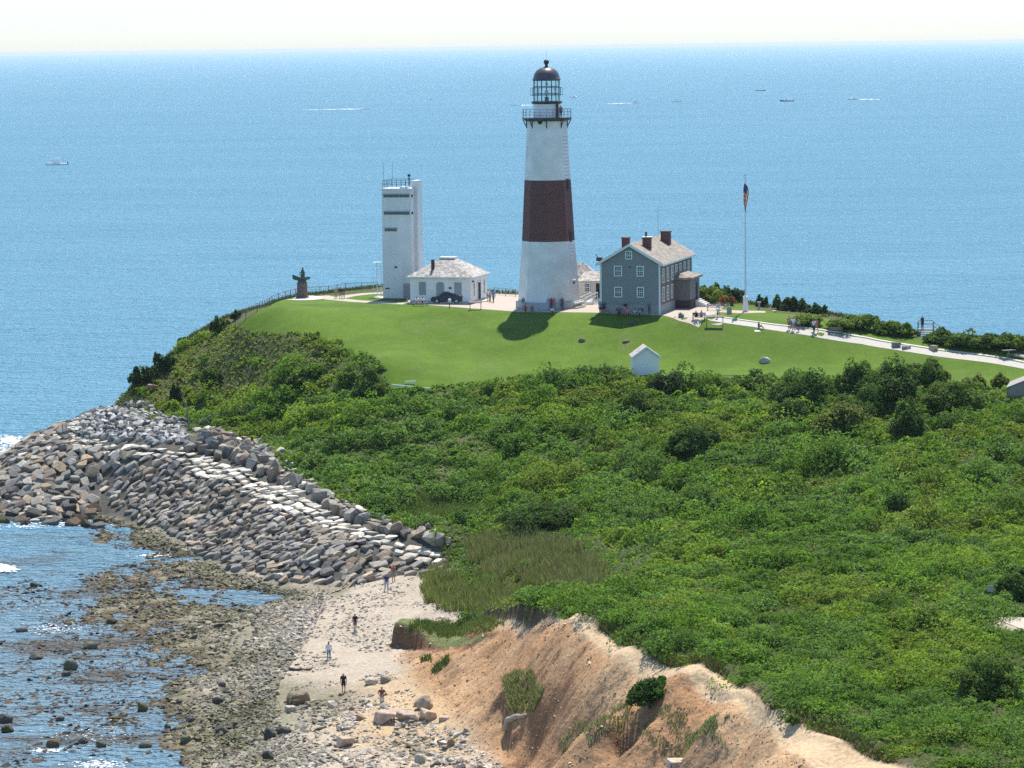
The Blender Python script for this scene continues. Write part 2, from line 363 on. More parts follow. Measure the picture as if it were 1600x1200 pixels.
# --- vertex colours (ground base colours, with gap shade darkened into the rock bed)
def C(r,g,b): return np.array([r,g,b])
n1 = fbm(XX,YY,9,4,101)[...,None]; n2 = fbm(XX,YY,1.2,3,102)[...,None]; n3 = fbm(XX,YY*.6,3.,4,103)[...,None]
def mixc(a, b, t): return a*(1-t)+b*t
soil = mixc(C(.35,.205,.105), C(.45,.29,.16), sstep(.35,.65,n1)); soil = mixc(soil, C(.17,.11,.07), .5*sstep(.52,.66,n3)); soil = mixc(soil, C(.40,.215,.105), .55*sstep(.5,.64,fbm(XX,YY,5,3,104)[...,None]))
weed = mixc(C(.05,.035,.02), C(.13,.10,.055), n2)
sand = mixc(C(.33,.275,.205), C(.40,.34,.265), n2)
osand = mixc(C(.40,.28,.16), C(.46,.34,.20), n2)
bx = (XX - (-9))[...,None]; by = (YY-238)[...,None]
ob = sstep(13, 3, np.hypot((XX-(-7.5))*1.2, (YY-232)*.62)[...,None] + 9*(n1-.5)); 
beach = mixc(sand, osand, ob)
z_ = ZZ[...,None]
lowb = sstep(1.15, .35, z_ + .8*(n1-.5)); beach = mixc(beach, mixc(C(.13,.12,.075), C(.22,.2,.14), n2), lowb*.9)
beach = mixc(beach, weed, sstep(.25, .02, z_ + .2*(n2-.5)))
lawn = mixc(C(.072,.128,.014), C(.090,.152,.018), sstep(.3,.7,n1)); lawn = mixc(lawn, C(.085,.142,.022), .22*sstep(.55,.7,fbm(XX,YY*.5,4,4,105)[...,None])); lawn = mixc(lawn, C(.13,.15,.05), .22*sstep(.62,.72,n3))
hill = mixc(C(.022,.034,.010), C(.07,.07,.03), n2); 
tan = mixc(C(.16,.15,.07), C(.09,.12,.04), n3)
rock = mixc(C(.05,.05,.045), C(.12,.11,.09), n2)  # revetment bed, darkened to paint in the shadowed gaps between blocks
dpath = mixc(C(.46,.33,.195), C(.52,.385,.24), n2)
REVZ = gp([(-60,745),(0,712),(50,680),(100,660),(172,642),(190,647),(270,656),(300,680),(350,680),(400,694),(430,720),(490,770),(560,806),(640,832),(682,852),(708,886),(690,893),(600,903),(510,914),(440,912),(360,888),(290,848),(225,820),(150,805),(60,822),(-10,812),(-60,800)])
rv = sstep(-.6, .6, sdist(XX, YY, REVZ))
COL = mixc(beach, rock, rv[...,None])
COL = mixc(COL, soil, cl[...,None])
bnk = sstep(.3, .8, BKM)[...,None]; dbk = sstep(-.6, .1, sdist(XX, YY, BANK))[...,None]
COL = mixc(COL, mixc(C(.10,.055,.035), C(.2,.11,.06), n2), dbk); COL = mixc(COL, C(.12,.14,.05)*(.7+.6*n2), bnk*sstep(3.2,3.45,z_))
# slightly browner bare faces where the bluff is steep
gy, gx = np.gradient(ZZ); st = np.hypot(gy/np.gradient(GY)[:,None], gx/np.gradient(GX)[None,:])[...,None]
COL = mixc(COL, C(.16,.08,.045)*(.8+.5*n2), cl[...,None]*.75*sstep(1.3,2.6,st))
COL = mixc(COL, dpath, pd[...,None])
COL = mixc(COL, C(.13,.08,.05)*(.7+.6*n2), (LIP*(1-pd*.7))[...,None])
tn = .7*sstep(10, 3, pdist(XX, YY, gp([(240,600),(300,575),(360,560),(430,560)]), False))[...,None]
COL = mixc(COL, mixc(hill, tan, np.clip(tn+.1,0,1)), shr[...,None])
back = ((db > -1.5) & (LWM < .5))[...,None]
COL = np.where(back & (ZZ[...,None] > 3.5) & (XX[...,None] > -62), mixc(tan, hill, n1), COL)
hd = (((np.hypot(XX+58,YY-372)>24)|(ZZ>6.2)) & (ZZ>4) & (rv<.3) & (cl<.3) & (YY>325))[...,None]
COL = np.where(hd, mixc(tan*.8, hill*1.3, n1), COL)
lawn = lawn*(1+.22*(fbm(XX,YY,2.2,4,111)[...,None]-.5)+.16*(fbm(XX,YY,.8,2,112)[...,None]-.5)+.10*(fbm(XX*.3+YY*.1,YY,1.4,3,113)[...,None]-.5))
COL = mixc(COL, lawn, LWM[...,None]); COL = mixc(COL, dpath, pd[...,None])
cls = np.full(XX.shape, 0)                    # 0 beach 1 hillside 2 lawn 3 bluff 4 seabed
cls[(ZZ < -.45)] = 4
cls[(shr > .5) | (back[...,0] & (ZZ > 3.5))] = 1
cls[cl > .5] = 3; cls[(LWM > .5)] = 2; cls[(pd > .5)] = 5
M_ter = mat('ground', attr='col', var=.34, scale=2.2, rough=.95, bump=.10, bscale=3.0, spec=.1)
M_lawn = mat('lawn_grass', attr='col', var=.24, scale=2.4, rough=.95, bump=.03, bscale=14, spec=.1)
ny, nx = XX.shape
idx = np.arange(ny*nx).reshape(ny, nx)
Q = np.stack([idx[:-1,:-1], idx[:-1,1:], idx[1:,1:], idx[1:,:-1]], -1).reshape(-1,4)
qc = cls[:-1,:-1].ravel()
Vall = np.stack([XX, YY, ZZ], -1).reshape(-1,3); Call = COL.reshape(-1,3)
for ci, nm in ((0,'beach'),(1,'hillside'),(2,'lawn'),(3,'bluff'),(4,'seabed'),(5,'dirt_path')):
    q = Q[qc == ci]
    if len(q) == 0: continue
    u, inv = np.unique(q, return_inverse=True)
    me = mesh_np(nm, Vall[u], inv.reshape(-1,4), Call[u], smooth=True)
    tag(obj(nm, me, M_lawn if nm == 'lawn' else M_ter), kind='structure')

# ------------------------------------------------------------------ sea
def sea_mat():
    m = bpy.data.materials.new('sea_water'); m.use_nodes = True; nt = m.node_tree; N = nt.nodes; L = nt.links
    p = N['Principled BSDF']; p.inputs['Roughness'].default_value = .12; p.inputs['IOR'].default_value = 1.33; p.inputs['Specular IOR Level'].default_value = .10
    tc = N.new('ShaderNodeTexCoord')
    def nz(scale, det, rgh=.5, st=(1,1,1)):
        mp = N.new('ShaderNodeMapping'); mp.inputs['Scale'].default_value = st; mp.inputs['Location'].default_value = (1371.3, 913.7, 7.43); L.new(tc.outputs['Object'], mp.inputs[0])
        n = N.new('ShaderNodeTexNoise'); n.inputs['Scale'].default_value = scale; n.inputs['Detail'].default_value = det; n.inputs['Roughness'].default_value = rgh
        L.new(mp.outputs[0], n.inputs['Vector']); return n.outputs[0]
    a = nz(.05, 6, .78, (.6,1,1)); b = nz(.8, 3.5, .72, (.7,1,1)); c = nz(.012, 3, .5, (.35,1,1))
    def math_(op, x, y):
        n = N.new('ShaderNodeMath'); n.operation = op
        for i, v in enumerate((x, y)):
            if isinstance(v, (int, float)): n.inputs[i].default_value = v
            else: L.new(v, n.inputs[i])
        return n.outputs[0]
    h = math_('ADD', math_('MULTIPLY', a, 11.0), math_('MULTIPLY', b, 3.2))
    bp = N.new('ShaderNodeBump'); bp.inputs['Strength'].default_value = 1; bp.inputs['Distance'].default_value = .8
    L.new(h, bp.inputs['Height'])
    mr = N.new('ShaderNodeMapRange'); mr.inputs[1].default_value = .3; mr.inputs[2].default_value = .7; L.new(c, mr.inputs[0])
    mx = N.new('ShaderNodeMix'); mx.data_type = 'RGBA'; L.new(mr.outputs[0], mx.inputs[0])
    mx.inputs[6].default_value = (.130,.30,.41,1); mx.inputs[7].default_value = (.150,.33,.445,1)
    # shallow, weedy water close to the cobble shore
    ge = N.new('ShaderNodeNewGeometry'); vd = N.new('ShaderNodeVectorMath'); vd.operation = 'DISTANCE'; L.new(ge.outputs['Position'], vd.inputs[0]); vd.inputs[1].default_value = (-22,262,0)
    w1 = nz(.12, 6, .65, (.6,1,1)); sh = N.new('ShaderNodeMapRange'); sh.inputs[1].default_value = 110; sh.inputs[2].default_value = 20; L.new(vd.outputs['Value'], sh.inputs[0])
    m1 = N.new('ShaderNodeMix'); m1.data_type = 'RGBA'; L.new(sh.outputs[0], m1.inputs[0]); L.new(mx.outputs[2], m1.inputs[6]); m1.inputs[7].default_value = (.17,.26,.32,1)
    wr = N.new('ShaderNodeMapRange'); wr.inputs[1].default_value = .53; wr.inputs[2].default_value = .60; L.new(w1, wr.inputs[0])
    m2 = N.new('ShaderNodeMix'); m2.data_type = 'RGBA'; L.new(math_('MULTIPLY', math_('MULTIPLY', wr.outputs[0], sh.outputs[0]), .8), m2.inputs[0]); L.new(m1.outputs[2], m2.inputs[6]); m2.inputs[7].default_value = (.115,.09,.062,1); mx = m2
    N.remove(p); df = N.new('ShaderNodeBsdfDiffuse'); gl = N.new('ShaderNodeBsdfGlossy'); gl.inputs['Roughness'].default_value = .2
    L.new(mx.outputs[2], df.inputs[0]); L.new(bp.outputs[0], df.inputs['Normal']); L.new(bp.outputs[0], gl.inputs['Normal'])
    fr = N.new('ShaderNodeFresnel'); fr.inputs[0].default_value = 1.33; L.new(bp.outputs[0], fr.inputs['Normal'])
    fac = math_('MINIMUM', math_('MULTIPLY', fr.outputs[0], .36), .36)
    ms = N.new('ShaderNodeMixShader'); L.new(fac, ms.inputs[0]); L.new(df.outputs[0], ms.inputs[1]); L.new(gl.outputs[0], ms.inputs[2]); L.new(ms.outputs[0], N['Material Output'].inputs[0])
    return m
M_sea = sea_mat()
mb = MB(); S = 60000.0
n = 36; rr = [0, 420, 520, 650, 820, 1050, 1400, 1900, 2700, 4000, 6000, 10000, 18000, 32000, 60000]
vs = [(0,-200,0)]; fs = []
for r in rr[1:]:
    for i in range(n): a = 2*PI*i/n + PI/12 + .031; vs.append((r*math.cos(a), -200 + r*math.sin(a), 0))
for i in range(n): fs.append((0, 1+i, 1+(i+1) % n))
for j in range(len(rr)-2):
    for i in range(n): k = (i+1) % n; fs.append((1+j*n+i, 1+(j+1)*n+i, 1+(j+1)*n+k, 1+j*n+k))
mb.add([(x+4137, y+2911, z) for x, y, z in vs], fs); so_ = tag(mb.build('sea', M_sea), kind='structure'); so_.location = (-4137, -2911, 0)
# ------------------------------------------------------------------ foliage
M_leaf = mat('foliage', attr='col', rough=.65, trans=.42, spec=.12)
M_dry = mat('dry_grass', attr='col', rough=.8, trans=.25, spec=.1)
M_bark = mat('bark', (.10,.075,.055), .9, .3, 4)
_h0 = C(.045,.095,.014)
def basis(n):
    n = n / (np.linalg.norm(n, axis=1, keepdims=True) + 1e-9)
    a = np.where(np.abs(n[:, 2:3]) < .9, np.array([[0,0,1.]]), np.array([[1.,0,0]]))
    t = np.cross(a, n); t /= np.linalg.norm(t, axis=1, keepdims=True) + 1e-9
    return n, t, np.cross(n, t)
def leaf_quads(c, n, s, rng, asp=.55):
    n, t, b = basis(n)
    a = rng.uniform(0, 2*PI, len(c))[:, None]
    u = t*np.cos(a) + b*np.sin(a); v = -t*np.sin(a) + b*np.cos(a)
    s = s[:, None]
    V = np.stack([c - u*s*.5, c + v*s*.5*asp + n*s*.08, c + u*s*.5, c - v*s*.5*asp + n*s*.08], 1)
    return V
def dome_leaves(P, rx, rz, nl, size, colr, rng, flat=.0, sub=9):
    """leaf cards on lumpy domes. P (k,3) base centres, rx radius, rz height, nl leaves per dome, size leaf size, colr (k,3)"""
    k = len(P)
    # sub-clump directions for each dome
    sa = rng.uniform(0, 2*PI, (k, sub)); sz = rng.uniform(-.15, 1, (k, sub))
    sr = np.sqrt(1-np.clip(sz,0,1)**2); sd = np.stack([sr*np.cos(sa), sr*np.sin(sa), sz], -1) * rng.uniform(.55,.95,(k,sub,1))
    sc_ = rng.uniform(.34, .6, (k, sub)); ct = rng.uniform(.72, 1.28, (k, sub))
    di = np.repeat(np.arange(k), nl); m = len(di)
    si = rng.integers(0, sub, m)
    d = rng.normal(size=(m,3)); d /= np.linalg.norm(d,axis=1,keepdims=True)
    d[:,2] = np.where(d[:,2] < -.2, -d[:,2], d[:,2])
    rad = sc_[di,si] * rng.uniform(.72,1.06,m)
    u = sd[di,si] + d*rad[:,None]
    u[:,2] = np.maximum(u[:,2], -.1)
    c = P[di] + u*np.stack([rx[di],rx[di],rz[di]],-1)
    n = d*.8 + rng.normal(size=(m,3))*.55 + np.array([0,0,.35])
    s = size[di]*rng.uniform(.65,1.3,m)
    V = leaf_quads(c, n, s, rng)
    col = colr[di]*ct[di,si][:,None]*rng.uniform(.75,1.3,(m,1))
    col = col*np.clip(1 + rng.normal(size=(m,3))*.06, .8, 1.2)
    return V, col
def emit(V, col):
    k = len(V); return V.reshape(-1,3), np.arange(4*k).reshape(-1,4), np.repeat(col, 4, 0)
PAL = np.array([(.040,.090,.012),(.055,.115,.014),(.080,.135,.016),(.028,.068,.014),(.09,.14,.018),(.05,.10,.03),(.085,.115,.022)])*np.array([2.3,1.92,2.1])
def pal_pick(x, y, rng, dry=None):
    a = fbm(x, y, 14, 3, 201); b = fbm(x, y, 5, 3, 202); e = fbm(x, y, 6, 3, 203)
    q = a*.6 + b*.4 + rng.normal(size=len(x))*.07
    i = np.select([q < .40, q < .475, q < .56, q < .61], [3, 0, 1, 2], 4)
    i = np.where(e > .62, 5, i); i = np.where(e < .34, 6, i)
    col = PAL[i]*.5 + PAL[1]*.5
    return col
def sample_poly(poly, n, rng):
    P = np.array(poly); lo = P.min(0); hi = P.max(0); out = []
    tot = 0
    while tot < n:
        x = rng.uniform(lo[0], hi[0], n*2); y = rng.uniform(lo[1], hi[1], n*2)
        k = inpoly(x, y, poly); out.append(np.stack([x[k], y[k]], -1)); tot += k.sum()
    return np.concatenate(out)[:n]
def poly_area(P):
    P = np.array(P); return .5*abs(np.dot(P[:,0], np.roll(P[:,1],1)) - np.dot(P[:,1], np.roll(P[:,0],1)))
def project(x, y, z):
    dx, dy, dz = x, y, z-CAMZ
    f = dx*_fwd.x+dy*_fwd.y+dz*_fwd.z
    return 800+FPX*(dx*rt.x+dy*rt.y+dz*rt.z)/f, 600-FPX*(dx*up.x+dy*up.y+dz*up.z)/f
rng = np.random.default_rng(5)
SA = poly_area(SHRUB)
# masks for the drier, grassier bluff face and reed patches
def grassy(x, y):
    d = pdist(x, y, GRASSLINE, False); return sstep(10, 4, d)*.85
GRASSLINE = gp([(215,615),(260,600),(300,575),(360,565),(420,570)])
REEDS = [gp(L) for L in ([(728,850),(780,835),(860,840),(920,870),(950,890),(930,925),(860,915),(800,920),(735,905)],
                         [(655,905),(680,888),(722,900),(735,925),(770,905),(830,925),(800,945),(722,955),(680,958),(660,940)],
                         [(600,785),(660,770),(730,785),(760,800),(700,812),(640,808)])]
def in_reeds(x, y):
    k = np.zeros(len(x), bool)
    for P in REEDS: k |= inpoly(x, y, P)
    return k
# 1. shrubs
nd = int(SA/2.5)
xy = sample_poly(SHRUB, nd, rng); x, y = xy[:,0], xy[:,1]
px, py = project(x, y, hz(x, y)); keep = (px > -60) & (px < 1760) & (py < 1300)
g = grassy(x, y); rd = in_reeds(x, y)
keep &= (pdist(x, y, PATHD) > .7)
keep &= ~((rng.random(nd) < g*.8) | (rd & (rng.random(nd) < .93)))
x, y, g = x[keep], y[keep], g[keep]; nd = len(x)
big = fbm(x, y, 6, 3, 301); edge = np.clip(sdist(x, y, SHRUB)/np.where(y > 335, 7.0, 2.0), .22, 1)
r = np.exp(rng.normal(size=nd)*.42 + math.log(.95)) * (.40 + 1.5*big); r *= (.4+.6*edge)*(1-.35*g)
hgt = r*rng.uniform(.6, 1.15, nd)*(.7+.75*big)*np.where(y < 262, .75, 1.0)
hgt *= .85
z = hz(x, y) - .15*r
D = np.hypot(x, y)
lsz = .00125*D
tall = (rng.random(nd) < .024) & (edge > .8) & (pdist(x, y, REEDS[0]) > 5) & (sdist(x, y, SHRUB) > 3) & (g < .3); r = np.where(tall, r.clip(.9,9)*1.45, r); hgt = np.where(tall, r*.95, hgt); r = np.where(pdist(x, y, REEDS[0]) < 4, r*.6, r); hgt = np.where(pdist(x, y, REEDS[0]) < 4, hgt*.45, hgt)
nl = np.clip((r**2*2.6*2.5)/(lsz**2*.28), 14, 900).astype(int)
print('shrubs', nd, 'leaves', nl.sum(), 'area', SA)
V, col = dome_leaves(np.stack([x,y,z],-1), r, hgt, nl, lsz, pal_pick(x, y, rng)*np.where(tall, .72, 1.0)[:,None], rng)  # tall shrubs get darker leaf colour, adding painted shade spots
V1, F1, c1 = emit(V, col)
# 2. low ground layer
ng = int(SA*7)
xy = sample_poly(SHRUB, ng, rng); x, y = xy[:,0], xy[:,1]
px, py = project(x, y, hz(x, y)); k = (px > -60) & (px < 1760) & (py < 1300) & (fbm(x,y,3,3,88) > .22)
x, y = x[k], y[k]; D = np.hypot(x,y); s = .0016*D*rng.uniform(.6,1.2,len(x))
c = np.stack([x, y, hz(x,y)+rng.uniform(.02,.3,len(x))], -1)
n = rng.normal(size=c.shape)*.5 + np.array([0,-.1,.8])
col = pal_pick(x, y, rng)*rng.uniform(.7,1.25,(len(x),1)); gg = grassy(x, y)[:,None]
col = col*(1-gg*.6) + C(.20,.22,.06)*gg*.6
V2, F2, c2 = emit(leaf_quads(c, n, s, rng, .6), col)
me = mesh_np('shrub_thicket', V1, F1, c1); tag(obj('shrub_thicket', me, M_leaf), 'dense green shrub thicket covering the hillside below the lawn', 'shrubs', kind='stuff')
me = mesh_np('ground_cover', V2, F2, c2); tag(obj('ground_cover', me, M_leaf), 'low leafy ground cover growing between the shrubs', 'ground cover', kind='stuff')
# 3. blades of grass
def blades(x, y, h, wd, col, rng, lean=.25, z=None):
    m = len(x); z = hz(x, y) if z is None else z
    b = np.stack([x, y, z-.05], -1); a = rng.uniform(0, PI, m)
    s = np.stack([np.cos(a), np.sin(a), 0*a], -1)*wd[:,None]*.5
    tip = b + np.stack([rng.normal(size=m)*lean*h, rng.normal(size=m)*lean*h, h], -1)
    mid = (b*.5+tip*.5) + np.array([0,0,1.])*h[:,None]*.08
    V = np.stack([b-s, b+s, mid+s*.8, tip], 1); return V, col
allV = []; allC = []
for P, hh, cc in ((REEDS[0], 1.2, C(.25,.24,.11)), (REEDS[1], 1.1, C(.24,.25,.09)), (REEDS[2], .8, C(.15,.20,.06))):
    m = int(poly_area(P)*60); xy = sample_poly(P, m, rng); x, y = xy[:,0], xy[:,1]; kk = sdist(x, y, P) + 5.5*(fbm(x,y,2.0,3,66)-.45) > .4; x, y = x[kk], y[kk]; m = len(x)
    h = hh*rng.uniform(.5,1.15,m)*(.5+fbm(x,y,2,2,9)); t = fbm(x,y,1.5,3,12)[:,None]
    V, c = blades(x, y, h, np.full(m,.10), (cc*(1-t*.5)+C(.15,.19,.06)*t*.6)*rng.uniform(.6,1.35,(m,1)), rng, .28); allV.append(V); allC.append(c)
V, F, c = emit(np.concatenate(allV), np.concatenate(allC))
tag(obj('reeds', mesh_np('reeds', V, F, c), M_dry), 'tall brownish green reeds at the top of the beach', 'reeds', kind='stuff')
allV = []; allC = []
# dry meadow on the bluff face, ragged lawn fringe
m = 42000; xy = sample_poly(SHRUB, m, rng); x, y = xy[:,0], xy[:,1]; g = grassy(x, y); k = (rng.random(m) < g*.95+.05) & (x < 60); x, y, g = x[k], y[k], g[k]
V, c = blades(x, y, rng.uniform(.25,.75,len(x)), np.full(len(x), .16), (C(.22,.24,.075)*(.5+.5*g[:,None]) + 0)*rng.uniform(.6,1.3,(len(x),1))*np.array([1,1.05,.9]), rng, .3); allV.append(V); allC.append(c)
for L, n_, cc, hh in (([(785,1065),(830,1050),(850,1080),(840,1110),(795,1110)], 5200, C(.26,.26,.12), .5), ([(870,1165),(905,1125),(960,1110),(990,1100),(975,1140),(920,1168),(880,1175)], 3600, C(.28,.29,.15), .35), ([(1070,1140),(1110,1125),(1140,1120),(1110,1150),(1070,1165)], 1500, C(.27,.29,.15), .3), ([(980,1110),(1080,1120),(1060,1170),(960,1165),(1150,1180)], 1800, C(.30,.28,.15), .25),
                      ([(625,987),(650,978),(700,973),(735,967),(725,985),(690,990),(640,992)], 3800, C(.14,.18,.05), .5),([(612,1006),(640,1000),(700,998),(760,990),(790,975),(735,968),(690,970),(640,976)], 5200, C(.15,.19,.055), .55), ([(655,1030),(672,1025),(675,1035),(660,1040)], 260, C(.10,.15,.04), .5), ([(672,1048),(700,1025),(702,1035),(680,1055)], 300, C(.10,.15,.04), .5),
                      ([(1200,1108),(1330,1165),(1400,1193),(1395,1180),(1330,1150),(1210,1100)], 1600, C(.12,.13,.05), .45), ([(935,985),(985,1008),(1060,1043),(1140,1063),(1140,1050),(1060,1030),(985,995),(940,975)], 3000, C(.13,.14,.05), .55)):
    P = gp(L); xy = sample_poly(P, n_, rng); x, y = xy[:,0], xy[:,1]; kk = fbm(x,y,.8,3,71)+.1*rng.random(len(x)) > .45; x, y = x[kk], y[kk]
    V, c = blades(x, y, hh*rng.uniform(.4,1.2,len(x)), np.full(len(x), .09), cc*rng.uniform(.6,1.3,(len(x),1)), rng, .35); allV.append(V); allC.append(c)
# seaward fringe
ex = np.array([tuple(p[:2]) for p in edw]); m = 30000
si = rng.integers(4, len(ex)-2, m); t = rng.random(m)[:,None]; pt = ex[si]*(1-t)+ex[si+1]*t + rng.normal(size=(m,2))*np.array([1.4,1.6]) + np.array([0,1.5])
x, y = pt[:,0], pt[:,1]; k = (sdist(x, y, LAWN) < .3) & (hz(x,y) > 6); x, y = x[k], y[k]
V, c = blades(x, y, rng.uniform(.2,.7,len(x)), np.full(len(x), .13), (mixc(C(.16,.16,.06), C(.06,.09,.025), fbm(x,y,3,3,5)[:,None]))*rng.uniform(.6,1.3,(len(x),1)), rng, .3); allV.append(V); allC.append(c)
V, F, c = emit(np.concatenate(allV), np.concatenate(allC))
tag(obj('dry_grass', mesh_np('dry_grass', V, F, c), M_dry), 'dry tan and green grass on the bluff face and cliff', 'grass', kind='stuff')
# 4. individual bushes and small trees
def nm_low(px, py): return py < 552
def bush(name, px, py, wpx, hpx, colr, label, cat='bush', group=None, kind='round', seed=0, base=None):
    rg = np.random.default_rng(seed+int(px)*7)
    hpx = hpx*(.8 if nm_low(px, py) else 1)
    b = Vector(base) if base else ground(px, py)
    if px == 1017: b.z -= .15; wpx = 84; hpx = 50
    D = b.length if False else math.hypot(b.x, b.y); s = FPX/D; W = wpx/s; H = hpx/s
    o = empty(name, b, 0, label, cat, group)
    if kind == 'round':
        k = 9; P = np.stack([rg.uniform(-.28,.28,k)*W, rg.uniform(-.26,.26,k)*W, rg.uniform(.1,.42,k)*H], -1)
        rx = W*rg.uniform(.2,.32,k); rz = H*rg.uniform(.36,.55,k)
        P[0] = (0,0,.3*H); rx[0] = W*.33; rz[0] = H*.68
        ls = np.full(k, .0013*D); nl = np.clip((rx**2+rx*rz)*7/(ls**2*.28), 60, 1500).astype(int)
        V, c = dome_leaves(P, rx, rz, nl, ls, np.array(colr)[None]*rg.uniform(.85,1.15,(k,1)), rg, sub=10)
    else:   # wind-shaped evergreen with pointed shoots
        k = 16; P = []; rx = []; rz = []
        for i in range(k):
            a = rg.uniform(-1,1); P.append((a*W*.42, rg.uniform(-.3,.3)*W, rg.uniform(.05,.5)*H*(1-abs(a)*.4))); rx.append(W*rg.uniform(.07,.13)); rz.append(H*rg.uniform(.3,.55))
        P.append((0,0,.1*H)); rx.append(W*.3); rz.append(H*.5)
        P = np.array(P); rx = np.array(rx); rz = np.array(rz); ls = np.full(len(P), .0011*D)
        nl = np.clip((rx*rz)*12/(ls**2*.28), 60, 900).astype(int)
        V, c = dome_leaves(P, rx, rz, nl, ls, np.array(colr)[None]*rg.uniform(.8,1.2,(len(P),1)), rg, sub=8)
    v, F, c = emit(V, c)
    obj('crown', mesh_np('crown', v, F, c), M_leaf, o)
    mb = MB()
    for i in range(5):
        a = i*1.3; q = (math.cos(a)*W*.22, math.sin(a)*W*.2, H*.6); mb.tube((0,0,-.3), q, .05+.02*W, 5, .02)
    mb.build('trunk', M_bark, o)
    return o
DK = (.07,.125,.028); MD = (.105,.165,.035); LT = (.155,.22,.05); EV = (.06,.105,.04); OL = (.12,.15,.04)
BUSHES = [
 ('bush',1258,642,110,62,DK,'dark green bush at the left end of the tall bushes below the lawn','round'),
 ('bush',1340,630,84,58,DK,'dark rounded bush second from the left in the tall bushes along the lawn edge','round'),
 ('bush',1392,650,112,86,DK,'largest dark bush with the deep shade under it below the right lawn','round'),
 ('bush',1450,612,74,50,MD,'rounded bush standing highest against the lawn on the right','round'),
 ('bush',1420,690,66,62,DK,'dark bush standing alone downhill of the largest bush','round'),
 ('bush',1315,690,92,60,OL,'yellowish bush downhill between the dark bushes','round'),
 ('bush',1235,662,60,40,DK,'small dark bush downhill of the leftmost tall bush','round'),
 ('bush',1480,650,92,52,MD,'green bush below the highest bush on the right slope','round'),
 ('bush',1515,640,60,46,MD,'green bush nearest the dry grass patch on the right','round'),
 ('bush',1330,672,70,50,DK,'dark bush with an olive bush on its left on the slope','round'),
 ('bush',1180,612,60,30,MD,'low bush by the end of the wire fence below the lawn','round'),
 ('bush',1130,611,44,24,LT,'small light green bush beside the wire fence','round'),
 ('bush',1000,652,90,40,MD,'rounded bush with dark underside below the little white shed','round'),
 ('bush',1045,618,66,36,(.05,.085,.03),'grey green bush just right of the white shed','round'),
 ('bush',930,612,96,34,DK,'dark bush on the lawn edge left of the white shed','round'),
 ('bush',1085,710,84,42,DK,'dark bush on the middle slope under the fence','round'),
 ('bush',1405,815,60,44,DK,'dark bush alone on the right slope','round'),
 ('bush',850,825,110,40,DK,'long dark bush above the tall reeds','round'),
 ('bush',578,615,52,36,MD,'bush at the left corner of the lawn','round'),
 ('bush',545,600,44,24,MD,'bush just left of the lawn corner bush','round'),
 ('bush',470,600,66,26,MD,'broad bush on the bluff below the left lawn','round'),
 ('bush',330,605,44,32,DK,'dark round bush on the dry bluff face','round'),
 ('bush',1110,473,52,30,LT,'light green bush against the steps of the grey house','round'),
 ('bush',1095,468,32,26,MD,'round bush at the right corner of the grey house','round'),
 ('evergreen_shrub',1130,470,46,36,EV,'dark wind shaped evergreen right of the grey house','spiky'),
 ('evergreen_shrub',1152,472,34,28,EV,'dark evergreen touching the flagpole','spiky'),
 ('evergreen_shrub',1190,480,22,26,EV,'small dark evergreen right of the flagpole','spiky'),
 ('evergreen_shrub',1228,484,44,28,EV,'dark evergreen on the skyline past the flagpole','spiky'),
 ('evergreen_shrub',1250,486,30,26,EV,'dark evergreen beside the light green bushes on the skyline','spiky'),
 ('evergreen_shrub',1275,492,34,24,EV,'last dark evergreen on the skyline before the low bushes','spiky'),
 ('evergreen_shrub',345,518,42,34,EV,'dark spreading evergreen on the skyline at the left bluff','spiky'),
 ('evergreen_shrub',368,500,18,20,EV,'little evergreen behind the sloping fence','spiky'),
 ('evergreen_shrub',288,540,20,18,EV,'small evergreen low on the left skyline','spiky'),
 ('evergreen_shrub',255,580,40,30,(.03,.07,.02),'dark scrub on the left skyline above the rocks','spiky'),
 ('evergreen_shrub',222,600,44,34,(.03,.07,.02),'dark scrub on the seaward edge near the rocks','spiky'),
 ('fir_tree',273,632,22,38,(.018,.055,.022),'small dark fir on the bluff above the pocket of stones','spiky'),
 ('bush',1017,1102,74,46,(.035,.085,.014),'round green bush standing on the bare clay cliff','round'),
 ('bush',1240,1132,24,15,MD,'tiny green bush on the sandy cliff path','round'),
 ('bush',1260,508,54,22,LT,'light green bush on the back edge of the lawn past the flagpole','round'),
 ('bush',1310,514,50,20,LT,'low light bush behind the bench on the skyline','round'),
 ('bush',1345,514,60,28,MD,'green bush midway along the skyline right of the flagpole','round'),
 ('bush',1385,522,56,26,MD,'green bush just left of the lookout deck','round'),
 ('bush',1412,526,40,26,DK,'dark bush touching the lookout deck on its left','round'),
 ('bush',1470,536,56,28,DK,'dark bush just right of the lookout deck','round'),
 ('bush',1510,542,62,30,MD,'broad bush behind the row of stones on the right','round'),
 ('bush',1545,542,60,26,DK,'dark bush behind the person in red','round'),
 ('bush',1580,545,60,28,MD,'bush at the far right end of the skyline','round'),
 ('bush',1590,938,70,44,DK,'dark bush behind the sandy road at the right edge','round'),
 ('bush',1450,1000,70,46,MD,'bush left of the sandy road on the lower right slope','round'),
 ('bush',1545,1090,110,66,MD,'large bush near the bottom right corner','round'),
 ('bush',1530,612,26,26,OL,'small upright bush in the dry grass on the right','round'),
 ('bush',1562,608,26,22,OL,'second small bush in the dry grass on the right','round'),
]
for i, (nm, a, b, ww, hh, cc, lb, kd) in enumerate(BUSHES):
    bush(nm, a, b, ww, hh, cc, lb, 'bush' if nm == 'bush' else ('fir' if nm == 'fir_tree' else 'evergreen'), None, kd, i)
# dry scrubby corner on the right
P = gp([(1500,600),(1620,612),(1640,640),(1560,650),(1510,630)]); xy = sample_poly(P, 5000, rng); x, y = xy[:,0], xy[:,1]
